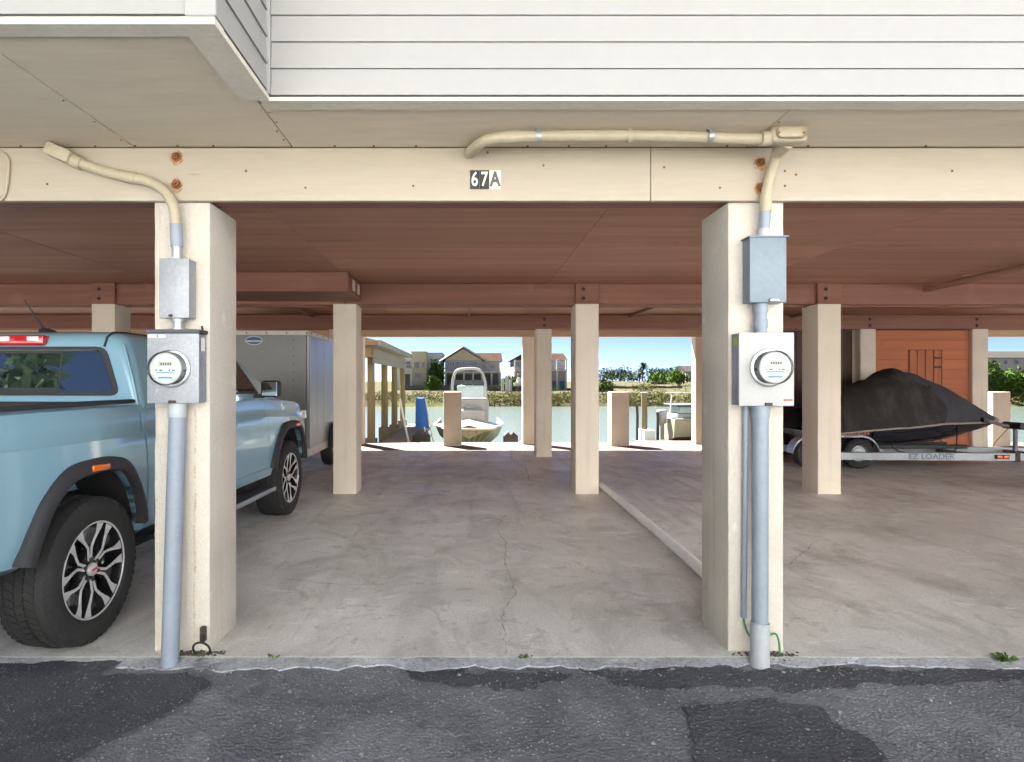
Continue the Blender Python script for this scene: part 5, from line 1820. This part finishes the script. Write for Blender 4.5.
# palms on the skyline
def palm(px, top, Y, label, seed, r0=2.3):
    p = at(px, top, Y)
    t = thing('palm_tree', label, 'palm tree', (p.x, Y, .6), 0, 'palms on the dune skyline')
    G().tube([(p.x - .3, Y, .5), (p.x - .1, Y, p.z * .5), (p.x, Y, p.z - .6)], [.28, .22, .18], 8).build('trunk', 'bark', t, smooth=60)
    r = random.Random(seed)
    g = G()
    for k in range(34):
        a = r.uniform(0, 6.28)
        el = r.uniform(-.7, 1.2)
        l = r0 * r.uniform(.7, 1.1)
        rows = []
        for q in range(5):
            f = q / 4
            rr = l * f
            z = p.z - .5 + math.sin(el) * rr - .35 * l * f * f
            w = .34 * math.sin(math.pi * (f * .85 + .12)) + .02
            cx, cy_ = math.cos(a) * rr * math.cos(el), math.sin(a) * rr * math.cos(el)
            rows.append([(p.x + cx - math.sin(a) * w, Y + cy_ + math.cos(a) * w, z - w * .35), (p.x + cx, Y + cy_, z), (p.x + cx + math.sin(a) * w, Y + cy_ - math.cos(a) * w, z - w * .35)])
        g.grid(rows)
    g.build('crown', 'leaf_dark', t)
palm(643, 364, 185, 'tall single palm tree on the dune skyline', 5, 2.2)
palm(640, 370, 188, 'short palm beside the tall palm on the dune skyline', 6, 2.0)
palm(679, 367, 186, 'bushy palm left of the far grey house', 8, 2.6)

# ------------------------------------------------------------------ houses across the canal
mk('h_stucco', (0.62, 0.59, 0.53), 0.85, var=0.06, vs=.6, coord='World')
mk('h_tan', (0.55, 0.45, 0.31), 0.85, var=0.06, vs=.6, coord='World')
mk('h_grey', (0.40, 0.345, 0.32), 0.85, var=0.08, vs=.5, coord='World')
mk('h_white', (0.62, 0.62, 0.60), 0.8, var=0.05, vs=.5, coord='World')
mk('h_glass', (0.07, 0.10, 0.13), 0.08)
mk('h_trim', (0.42, 0.405, 0.38), 0.7)
mk('h_rooftile', (0.050, 0.033, 0.026), 0.8, var=0.2, vs=1.0, fine=0.2, fs=3, coord='World', bump=.5, bs=4, bdist=.05, ior=1.02)
mk('h_roofgrey', (0.05, 0.046, 0.042), 0.8, ior=1.02, var=0.15, vs=1.0, coord='World')
mk('h_dark', (0.12, 0.11, 0.11), 0.8)
mk('h_teal', (0.05, 0.16, 0.18), 0.6)
mk('h_fence', (0.13, 0.125, 0.12), 0.8, var=.1, coord='World')

def win(t, x0, x1, z0, z1, y, panes=1):
    f = G().box(x0, x1, y - .08, y + .05, z0, z1).build('window', 'h_trim', t)
    w = (x1 - x0 - .12) / panes
    for k in range(panes):
        G().box(x0 + .08 + k * w, x0 + k * w + w, y - .10, y - .06, z0 + .10, z1 - .10).build('pane', 'h_glass', f)
def hp(px, Y=105): return (px - 469.0) * Y / FOC
def hz(py, Y=105): return CAMH + (381.0 - py) * Y / FOC
Y0 = 105
# pale modern flat-roofed house
t = thing('modern_house', 'pale flat roofed modern house across the canal at left', 'house', (hp(418), Y0, -.2))
G().box(hp(394), hp(412), Y0, Y0 + 9, -.3, hz(356)).build('wall', 'h_stucco', t)
G().box(hp(412), hp(427), Y0 - .8, Y0 + 9, -.3, hz(352.5)).build('wall', 'h_tan', t)
G().box(hp(427), hp(442), Y0 + .4, Y0 + 10, -.3, hz(353.5)).build('wall', 'h_white', t)
G().box(hp(411.5), hp(427.5), Y0 - 1.0, Y0 + 9.2, hz(352.5), hz(351.7)).build('parapet', 'h_trim', t)
G().box(hp(393.5), hp(412), Y0 - .3, Y0 + 9.2, hz(356), hz(355.2)).build('parapet', 'h_trim', t)
G().box(hp(426.5), hp(442.5), Y0 + .1, Y0 + 10.2, hz(353.5), hz(352.6)).build('parapet', 'h_trim', t)
for a, b, c, d, yy in ((399, 404, 362, 368, Y0), (405, 411, 361, 368, Y0), (414, 420, 362, 368.5, Y0 - .8), (422, 425, 362, 368, Y0 - .8), (415, 421, 373, 379, Y0 - .8), (430, 433, 358, 364, Y0 + .4), (436, 439, 366, 371, Y0 + .4)):
    win(t, hp(a), hp(b), hz(d), hz(c), yy)
G().box(hp(398), hp(413), Y0 - 2.0, Y0, hz(370.5), hz(369)).build('balcony', 'h_white', t)
for k in range(6):
    x = hp(398.5) + k * .48
    G().box(x, x + .05, Y0 - 1.95, Y0 - 1.9, hz(369), hz(365)).build('baluster', 'h_trim', t)
G().box(hp(398), hp(413), Y0 - 1.97, Y0 - 1.88, hz(365.2), hz(364.8)).build('handrail', 'h_trim', t)
for x in (399, 405, 412):
    G().box(hp(x) - .12, hp(x) + .12, Y0 - 1.9, Y0 - 1.66, -.2, hz(370.5)).build('post', 'h_white', t)
G().box(hp(401), hp(410), Y0 - .03, Y0 + .02, -.2, hz(374)).build('garage_opening', 'h_dark', t)

# brown gabled house
t = thing('gabled_house', 'two storey house with brown tiled gable roof across the canal', 'house', (hp(468), Y0, -.2))
xl, xr, xm, xe = hp(445), hp(482), hp(463), hp(500)
ze, zr = hz(360), hz(347.6)
G().box(xl, xr, Y0, Y0 + 10, -.3, ze).build('wall', 'h_grey', t)
G().box(xr, xe, Y0 + 1.2, Y0 + 10, -.3, hz(361)).build('wall', 'h_grey', t)
G().prism([(xl, ze), (xr, ze), (xm, zr - .2)], Y0 + .02, Y0 + .25, 'y').build('gable', 'h_tan', t)
g = G()
for sx, xa in ((-1, xl - .9), (1, xr + .9)):
    zz = ze - .35
    g.add([(xm, Y0 - .8, zr), (xa, Y0 - .8, zz), (xa, Y0 + 10.4, zz), (xm, Y0 + 10.4, zr), (xm, Y0 - .8, zr + .22), (xa, Y0 - .8, zz + .22), (xa, Y0 + 10.4, zz + .22), (xm, Y0 + 10.4, zr + .22)],
          [(0, 1, 2, 3), (4, 7, 6, 5), (0, 4, 5, 1), (1, 5, 6, 2), (2, 6, 7, 3), (3, 7, 4, 0)])
rf = g.build('roof', 'h_rooftile', t)
for sx, xa in ((-1, xl - .9), (1, xr + .9)):
    G().tube([(xm, Y0 - .82, zr + .12), (xa, Y0 - .82, ze - .25)], .14, 4).build('verge_board', 'h_trim', rf)
zr2 = hz(351.5)
G().prism([(Y0 + .4, hz(361)), (Y0 + 10.6, hz(361)), (Y0 + 5.6, zr2)], hp(463), xe + .5, 'x').build('roof', 'h_rooftile', t)
for a, b in ((447.5, 449.3), (450, 452), (452.7, 454.5), (469.5, 471.3), (472.2, 474), (475, 477)):
    win(t, hp(a), hp(b), hz(366), hz(361.8), Y0)
win(t, hp(456), hp(465.5), hz(366), hz(361.5), Y0, 3)
win(t, hp(491), hp(496), hz(370), hz(364.5), Y0 + 1.2)
win(t, hp(484), hp(488), hz(370), hz(364.5), Y0 + 1.2)
G().box(xl - .2, xe, Y0 - 2.6, Y0 + 1, hz(373), hz(371.5)).build('balcony', 'h_trim', t)
G().box(xl, xe, Y0 - 2.55, Y0 - 2.5, hz(369.4), hz(368.9)).build('handrail', 'h_trim', t)
for k in range(22):
    x = xl + .1 + k * .43
    G().box(x, x + .05, Y0 - 2.55, Y0 - 2.5, hz(371.5), hz(369.2)).build('baluster', 'h_trim', t)
for k, x in enumerate((446, 455, 464, 473, 482, 491, 499.5)):
    G().box(hp(x) - .14, hp(x) + .14, Y0 - 2.55, Y0 - 2.27, -.2, hz(373)).build('post', 'h_trim', t)
for a, b in ((447, 454), (456, 463), (465, 472), (474, 481), (484, 490), (492, 498)):
    G().box(hp(a), hp(b), Y0 - .04, Y0 + 1.25, -.2, hz(374.5)).build('garage_opening', 'h_dark', t)
# house behind the slim columns
t = thing('teal_house', 'house with pale gable roof and teal windows behind the slim columns', 'house', (hp(540), Y0, -.2))
xl, xr = hp(514), hp(566)
G().box(xl, xr, Y0 + .6, Y0 + 10, -.3, hz(360)).build('wall', 'h_grey', t)
xm = hp(530)
G().prism([(hp(511), hz(360)), (hp(549), hz(360)), (xm, hz(349.5))], Y0 - .2, Y0 + 10.5, 'y').build('roof', 'h_roofgrey', t)
G().prism([(Y0 + .2, hz(360)), (Y0 + 10, hz(360)), (Y0 + 5.2, hz(352))], hp(530), hp(568), 'x').build('roof', 'h_rooftile', t)
for a, b, c, d in ((515.5, 521, 361.5, 368), (553, 557, 361, 368), (558, 562, 361, 368), (515, 521, 372, 378), (540, 546, 361, 368)):
    win(t, hp(a), hp(b), hz(d), hz(c), Y0 + .6)
for a, b in ((516, 522), (553, 558), (560, 565)):
    G().box(hp(a), hp(b), Y0 + .55, Y0 + .65, -.2, hz(381)).build('garage_door', 'h_teal', t)
G().box(xl, xr, Y0 - 1.4, Y0 + .6, hz(371), hz(370)).build('balcony', 'h_white', t)
for a in (514.5, 523, 532, 545, 556, 565):
    G().box(hp(a) - .12, hp(a) + .12, Y0 - 1.35, Y0 - 1.15, -.2, hz(360)).build('post', 'h_white', t)
# white parked boat by that house (low)
t = thing('parked_boat', 'white boat parked ashore in front of the teal house', 'boat', (hp(517), 98, -.2))
bx0, bx1 = hp(513.5, 98), hp(527, 98)
g = G()
rows = []
for k in range(9):
    f = k / 8
    w = 1.1 * (1 - max(0, (f - .5) / .5) ** 2.2 * .95)
    x = bx0 + (bx1 - bx0) * f
    rows.append([(x, 98 - w, 1.15 + f * .25), (x, 98 - w * .8, .75 + f * .1), (x, 98, .45 + f * f * .4), (x, 98 + w * .8, .75 + f * .1), (x, 98 + w, 1.15 + f * .25)])
g.grid(rows)
g.f.append((0, 1, 2, 3, 4))
g.m.append(0)
g.grid([[rr[0], rr[4]] for rr in rows])
g.build('hull', 'h_white', t, smooth=40)
G().box(bx0 + .5, bx0 + 1.3, 97.5, 98.5, 1.2, 2.0, .1, 2).build('console', 'h_white', t)
G().box(bx0 + .6, bx0 + 1.6, 97.3, 98.7, 2.55, 2.62).build('top', 'h_trim', t)
for sx in (.65, 1.5):
    for sy in (97.35, 98.65):
        G().cyl((bx0 + sx, sy, 1.2), (bx0 + sx, sy, 2.56), .03, 6).build('pole', 'h_trim', t)
G().box(bx0 + .3, bx1 - .8, 97.7, 98.3, -.15, .5).build('cradle', 'h_dark', t)
for k, px in enumerate((502.5, 507, 510.5)):
    x = hp(px, 96)
    G().cyl((x, 96, -.3), (x, 96, hz((378.5, 377, 379.5)[k], 96)), .22, 10).build('mooring_post', 'h_white', label=['white mooring post left of the parked boat', 'tallest white mooring post near the parked boat', 'white mooring post nearest to the parked boat'][k], cat='post', group='white posts on the far bank')
# long grey garden wall in front of the houses
t = thing('garden_wall', 'long low grey block wall in front of the houses', 'wall', (-4, 101, -.2))
for k in range(12):
    x0 = hp(401, 101) + k * 1.9
    if x0 > hp(511, 101): break
    G().box(x0, x0 + 1.86, 101 + (k % 2) * .02, 101.2, -.3, .75 + (k % 3) * .06).build('wall_panel', 'h_fence', t)
# silt fence and pale track on the dunes
t = thing('silt_fence', 'long black silt fence across the dunes at right', 'fence', (34, 112, -.2))
for k in range(13):
    x0 = hp(609, 112) + k * 1.02
    G().box(x0, x0 + 1.0, 112, 112.03, -.2, .55 + .06 * math.sin(k * 1.7)).build('fabric_panel', 'h_dark', t)
    G().box(x0 - .02, x0 + .02, 111.95, 112.0, -.2, .68).build('stake', 'bark', t)
t = thing('pipe_rail', 'white pipe rail along the far bank at right', 'rail', (16, 70, -.2))
for k in range(14):
    x0 = hp(604, 70) + k * .85
    G().cyl((x0, 70, -.3), (x0, 70, .12), .03, 6).build('post', 'h_white', t)
G().cyl((hp(604, 70), 70, .12), (hp(604, 70) + 11.1, 70, .12), .045, 8).build('rail', 'h_white', t)
# far grey house at right of the dunes
t = thing('distant_house', 'small distant grey house at the right end of the dunes', 'house', (hp(697, 175), 175, .5))
Yd = 175
G().box(hp(686, Yd), hp(712, Yd), Yd, Yd + 9, 0, hz(371, Yd)).build('wall', 'h_grey', t)
G().prism([(Yd - 1, hz(371.5, Yd)), (Yd + 10, hz(371.5, Yd)), (Yd + 4.5, hz(365.5, Yd))], hp(685, Yd), hp(713, Yd), 'x').build('roof', 'h_roofgrey', t)
for a in (688, 691, 696):
    win(t, hp(a, Yd), hp(a + 2, Yd), hz(376, Yd), hz(373, Yd), Yd)
# far right: long low roofed house and bright bushes seen past the orange room
Ye = 72
t = thing('long_house', 'long low grey roofed house behind the green hedge at far right', 'house', (hp(1020, Ye), Ye, -.2))
G().box(hp(975, Ye), hp(1100, Ye), Ye, Ye + 9, -.3, hz(357, Ye)).build('wall', 'h_grey', t)
G().prism([(Ye - 1.2, hz(358, Ye)), (Ye + 10, hz(358, Ye)), (Ye + 4.4, hz(349.5, Ye))], hp(970, Ye), hp(1105, Ye), 'x').build('roof', 'h_roofgrey', t)
for a in (992, 1003, 1014, 1030):
    win(t, hp(a, Ye), hp(a + 5, Ye), hz(365, Ye), hz(359.5, Ye), Ye)
for k, (px, top, w, mt, lab) in enumerate(((990, 361, 2.6, 'leaf_green', 'tall green shrub just right of the column by the orange wall'), (1001, 366, 2.4, 'leaf_green', 'dark green shrub above the short right pillar'), (1012, 370, 2.6, 'leaf_bright', 'bright green shrub right of the short right pillar'),
                                       (1022, 366, 3.0, 'leaf_bright', 'bright green shrub at the right edge of the picture'), (1034, 368, 3.0, 'leaf_green', 'green shrub just past the right picture edge'))):
    p = at(px, top, 63.5)
    bush('green_shrub', lab, 'shrub', p.x, 63.5 + (k % 2) * .8, -.5, w, p.z + .5, mt, 140 + k, 900, 'hedge of shrubs at far right', lf=.06)

# ------------------------------------------------------------------ docks, boathouse, boats near the carport
wood('dock_wood', (0.20, 0.155, 0.11), (0.13, 0.10, 0.07), 0.5, 'Y', 0.8)
wood('pile_wood', (0.25, 0.195, 0.095), (0.15, 0.115, 0.055), 0.4, 'Z', 0.85)
wood('pale_board', (0.26, 0.23, 0.18), (0.2, 0.17, 0.13), 0.5, 'Y', 0.8)
wood('tan_board', (0.25, 0.18, 0.11), (0.19, 0.13, 0.075), 0.5, 'X', 0.8)
bh = thing('boathouse', 'open timber boathouse with round posts and sloped roof at the dock', 'boathouse', (-4.4, 20, -.9))
for i, yy in enumerate((17.0, 19.7, 22.3, 25.0)):
    for xx in (-2.69, -6.2):
        p = G().tube([(xx, yy, -1.6), (xx + .01, yy, .6), (xx, yy, 2.28)], [.115, .108, .10], 12).build('post', 'pile_wood', bh, smooth=50)
        G().box(xx - .16, xx + .16, yy - .16, yy + .16, -1.3, -.10 if i != 1 else .0, .01).build('sleeve', 'dock_wood', p)
for i, yy in enumerate((16.6, 19.78, 22.4)):
    G().box(-2.585, -2.545, yy, yy + (3.16 if i == 0 else 2.6), 1.95, 2.36, .005).build('header_board', 'pale_board', bh)
    G().box(-6.34, -6.30, yy, yy + (3.16 if i == 0 else 2.6), 1.95, 2.36, .005).build('header_board', 'pale_board', bh)
G().box(-6.3, -2.59, 16.55, 16.62, 2.10, 2.42, .005).build('header_board', 'tan_board', bh)
rf = G().prism([(-6.75, 2.42), (-2.36, 2.42), (-2.36, 2.53), (-4.5, 3.05), (-6.75, 2.53)], 16.4, 25.6, 'y').build('roof', 'tan_board', bh)
G().box(-2.40, -2.335, 16.35, 25.65, 2.40, 2.56, .005).build('fascia_board', 'pale_board', rf)
dk = thing('dock', 'weathered plank dock running beside the boathouse posts', 'dock', (-2.2, 19, -.3))
for k in range(56):
    yy = 15.06 + k * .185
    G().box(-2.52 + rnd.uniform(-.02, .02), -1.52 + rnd.uniform(-.02, .02), yy, yy + .172, -.33, -.29, .004).build('plank', 'dock_wood', dk)
for xx in (-2.4, -1.66):
    G().box(xx, xx + .06, 15.06, 25.4, -.50, -.331).build('stringer', 'dock_wood', dk)
for yy in (16, 19, 22, 25):
    for xx in (-2.30, -1.72):
        G().cyl((xx, yy, -1.8), (xx, yy, -.34), .09, 10).build('pile', 'pile_wood', dk, smooth=50)
G().box(-1.5, -1.32, 16.2, 16.5, -.5, .06, .01).build('crate', 'dock_wood', label='small brown wooden box at the dock edge', cat='box')
# leaning pole
G().tube([at(409, 443, 16.6), at(404, 420, 16.9), at(400, 399, 17.2)], .03, 8).build('leaning_pole', 'h_white', label='thin white pole leaning beside the boathouse posts', cat='pole', smooth=60)
# blue cover over a leaning ladder
mk('blue_fabric', (0.006, 0.085, 0.36), 0.7, var=0.15, vs=6, bump=.4, bs=10, bdist=.01)
t = thing('covered_ladder', 'bright blue fabric cover hung over a leaning metal ladder', 'cover', at(422, 443, 16.3))
rows = []
for k in range(11):
    f = k / 10
    z = 1.02 - .80 * f
    w0, w1 = -.155 - .015 * f, .08 + .12 * f
    x = -1.25
    wr = .012 * math.sin(k * 2.1)
    rows.append([(x + w0, 16.40 - .02 + wr, z), (x + w0 + (w1 - w0) * .3, 16.33 - wr, z), (x + w0 + (w1 - w0) * .65, 16.35 + wr, z - .01), (x + w1, 16.42, z + .01), (x + w1 - .02, 16.60, z), (x + w0 + .02, 16.58, z)])
g = G()
g.grid(rows, close_u=True)
g.f.append(tuple(range(6)))
g.m.append(0)
g.build('cover', 'blue_fabric', t, smooth=50)
for dx in (0, .17):
    G().tube([(-.90 - dx, 16.25, -.25), (-1.08 - dx, 16.45, .55), (-1.17 - dx * .5, 16.5, 1.0)], .022, 8).build('ladder_rail', 'h_white', t, smooth=60)
for f in (.12, .34, .56):
    G().cyl((-.92 - .18 * f, 16.27 + .2 * f, -.25 + .8 * f), (-1.09 - .18 * f, 16.27 + .2 * f, -.25 + .8 * f), .016, 8).build('rung', 'galv', t)
# boat lift bunks
lift = thing('boat_lift', 'low boat lift with dark blocks at both sides of the olive boat', 'boat lift', (0, 16.4, -.5))
for x0, x1 in ((-1.47, -1.02), (.90, 1.27)):
    b = G().box(x0, x1, 16.05, 16.45, -.9, .06, .02).build('block', 'black', lift)
    G().prism([(x0 + .02, .06), (x0 + .12, .15), ((x0 + x1) / 2, .07), (x1 - .12, .15), (x1 - .02, .06)], 16.06, 16.44, 'y').build('saddle', 'dark_steel', b)
    G().box(x0 - .1, x1 + .1, 16.0, 22.5, -1.0, -.9).build('beam', 'galv', lift)
G().tube([(1.30, 16.2, -.2), (1.46, 16.2, .0), (1.52, 16.2, .22), (1.50, 16.2, .34)], .025, 8).build('hose', 'strip_white', lift, smooth=60)
# olive boat with white console and arch
mk('boat_olive', (0.20, 0.185, 0.105), 0.5, var=0.08, vs=3, fine=0.04)
mk('boat_white', (0.27, 0.27, 0.265), 0.35, var=0.04, coat=.3)
mk('boat_glass', (0.25, 0.34, 0.36), 0.08)
bo = thing('olive_boat', 'olive hulled boat with white console and white arch, bow to the carport', 'boat', (0, 17, -.6))
rows = []
for k in range(15):
    f = k / 14
    y = 16.55 + 5.4 * f
    w = 1.02 * min(1, (max(f, .0) / .36)) ** .38 if f > 0 else .16
    w = max(w, .62 if f == 0 else .72)
    zg = .18 - .06 * f
    zk = -.62 + (1 - min(1, f / .4)) ** 2 * .55
    rows.append([(-w, y, zg), (-w * .97, y, zg - .05), (-w * .86, y, (zg + zk) / 2 + .08), (-w * .5, y, zk + .14), (0, y, zk), (w * .5, y, zk + .14), (w * .86, y, (zg + zk) / 2 + .08), (w * .97, y, zg - .05), (w, y, zg)])
g = G()
g.grid(rows)
g.f.append(tuple(range(9)))
g.m.append(0)
hull = g.build('hull', 'boat_olive', bo, smooth=50)
for k in range(7):
    a = -0.9 + k * .3
    G().tube([(a * .30, 16.535, -.25), (a * .62, 16.53, .05), (a * .68, 16.535, .165)], .012, 6).build('rib', 'boat_olive', hull, smooth=60)
rim = [rows[k][0] for k in range(14, -1, -1)] + [rows[k][8] for k in range(15)]
G().tube([(x, y, z + .01) for x, y, z in rim], .035, 8).build('gunwale', 'strip_white', bo, smooth=60)
g = G()
g.grid([[(rr[0][0] * .97, rr[0][1], rr[0][2] - .02), (0, rr[0][1], rr[0][2] + .10 + .10 * min(1, k / 6)), (rr[8][0] * .97, rr[0][1], rr[0][2] - .02)] for k, rr in enumerate(rows[:8])])
g.build('fore_deck', 'boat_white', bo, smooth=50)
co = G().box(-.42, .60, 18.9, 19.7, -.3, .95, .10, 3).build('console', 'boat_white', bo, smooth=40)
G().box(-.30, .52, 18.55, 18.95, .1, .62, .10, 3).build('seat', 'boat_white', bo, smooth=40)
G().box(-.36, .46, 18.84, 18.90, .96, 1.34, .02).build('windscreen', 'boat_glass', bo, smooth=40)
G().box(-.10, .20, 18.82, 18.90, .62, .72, .01).build('console_panel', 'box_side', co)
arch = smooth_path([(-.52, 19.2, -.2), (-.52, 19.2, 1.2), (-.47, 19.2, 1.62), (-.36, 19.2, 1.80), (-.1, 19.2, 1.85), (.20, 19.2, 1.85), (.36, 19.2, 1.78), (.46, 19.2, 1.60), (.52, 19.2, 1.2), (.54, 19.2, -.2)], 5)
G().tube(arch, .042, 8).build('arch', 'boat_white', bo, smooth=60)
g = G()
g.add([(-.46, 19.22, 1.36), (.44, 19.22, 1.36), (.40, 19.22, 1.66), (-.42, 19.22, 1.66)], [(0, 1, 2, 3)])
mk('mesh_dark', (0.05, 0.055, 0.055), 0.8)
G().box(-.43, .43, 19.21, 19.225, 1.36, 1.50).build('mesh_panel', 'mesh_dark', bo)

# pilings on the right
for px, r_, top, mt, lab in ((637, .06, 407, 'dark_steel', 'thin dark piling left of the thick wooden piling'), (644, .13, 393, 'pile_wood', 'thick wooden piling in the canal'), (657.5, .065, 413, 'dark_steel', 'thin dark piling left of the moored boat')):
    x = (px - 469) * 26 / FOC
    t = thing('piling', lab, 'piling', (x, 26, -1.5), 0, 'pilings right of the short pillar')
    G().tube([(x, 26, -2.0), (x + .02, 26, 0), (x, 26, at(px, top, 26).z)], [r_, r_ * .97, r_ * .92], 12).build('shaft', mt, t, smooth=50)
    G().cyl((x, 26, at(px, top, 26).z), (x, 26, at(px, top, 26).z + .04), r_ * 1.02, 12).build('cap', 'h_white' if r_ > .1 else 'dark_steel', t)
x = (646 - 469) * 25.8 / FOC
G().box(x - .18, x + .25, 25.4, 26.4, -1.4, -.55, .02).build('dock_block', 'h_white', label='white block at the foot of the thick wooden piling', cat='block')
# side dock at the right
dk2 = thing('dock', 'low narrow plank dock beside the moored boat at right', 'dock', (6.9, 25, -.9))
for k in range(26):
    xx = 6.55 + k * .19
    G().box(xx, xx + .178, 23.6, 24.5, -.93, -.89, .004).build('plank', 'dock_wood', dk2)
for xx in (6.7, 9.0, 11.2):
    G().cyl((xx, 24.05, -2.0), (xx, 24.05, -.93), .09, 10).build('pile', 'pile_wood', dk2)
# boat moored at the right: outboard at its left end, tan hull, tinted windows
rb = thing('moored_boat', 'moored boat with outboard motor and tinted windscreen seen behind the right front column', 'boat', (10.5, 26.3, -1.1))
mk('boat_tan', (0.30, 0.25, 0.18), 0.45, var=0.05)
rows = []
for k in range(13):
    f = k / 12
    xx = 8.45 + 5.6 * f
    w = 1.05 * (1 - max(0, (f - .5) / .5) ** 2 * .92)
    zg = -.12 + .30 * f * f
    rows.append([(xx, 26.5 - w, zg), (xx, 26.5 - w * .98, zg - .10), (xx, 26.5 - w * .85, -.85 + f * .2), (xx, 26.5, -1.25 + .5 * f * f), (xx, 26.5 + w * .85, -.85 + f * .2), (xx, 26.5 + w * .98, zg - .10), (xx, 26.5 + w, zg)])
g = G()
g.grid(rows)
g.f.append(tuple(range(7)))
g.m.append(0)
g.build('hull', 'boat_tan', rb, smooth=50)
G().tube([rr[0] for rr in rows], .05, 8).build('gunwale', 'boat_white', rb, smooth=60)
G().grid([[(rr[0][0], rr[0][1] + .05, rr[0][2] - .02), (rr[6][0], rr[6][1] - .05, rr[6][2] - .02)] for rr in rows]).build('deck', 'boat_white', rb)
G().box(8.65, 11.2, 25.75, 27.2, -.10, .10, .05, 2).build('cockpit', 'boat_white', rb, smooth=40)
G().box(8.75, 11.0, 25.8, 27.1, .10, .42, .04).build('side_window', 'boat_glass', rb, smooth=40)
G().box(8.55, 11.3, 25.6, 27.3, .42, .50, .03).build('hardtop', 'mesh_dark', rb, smooth=40)
G().box(9.35, 9.6, 25.44, 25.47, -.62, -.35, .01).build('vent', 'print_dark', rb)
om = G().box(8.05, 8.38, 26.2, 26.6, -.35, .10, .08, 3).build('outboard', 'boat_white', rb, smooth=40)
G().box(8.02, 8.40, 26.18, 26.62, .02, .26, .09, 3).build('cowl', 'box_side', om, smooth=40)
G().box(8.12, 8.30, 26.3, 26.5, -1.2, -.35, .03).build('leg', 'boat_white', om)
G().tube([(8.42, 26.0, -.1), (8.5, 26.0, .9)], .025, 6).build('rod_holder', 'h_white', rb)

# trees across the drive, behind the camera (they show in the pickup's rear window)
for k, (x, y, w, h, mt) in enumerate(((-16.5, -10.5, 3.0, 8.6, 'leaf_dark'), (-22.5, -10, 4.5, 7.0, 'leaf_green'), (-12.5, -10.5, 2.6, 7.2, 'leaf_dark'))):
    bush('street_tree', ['tall dark tree across the drive behind the camera', 'wide green tree across the drive behind the camera', 'slim dark tree across the drive behind the camera'][k], 'tree', x, y, -.05, w, h, mt, 300 + k, 900, 'trees across the drive', lf=.06)
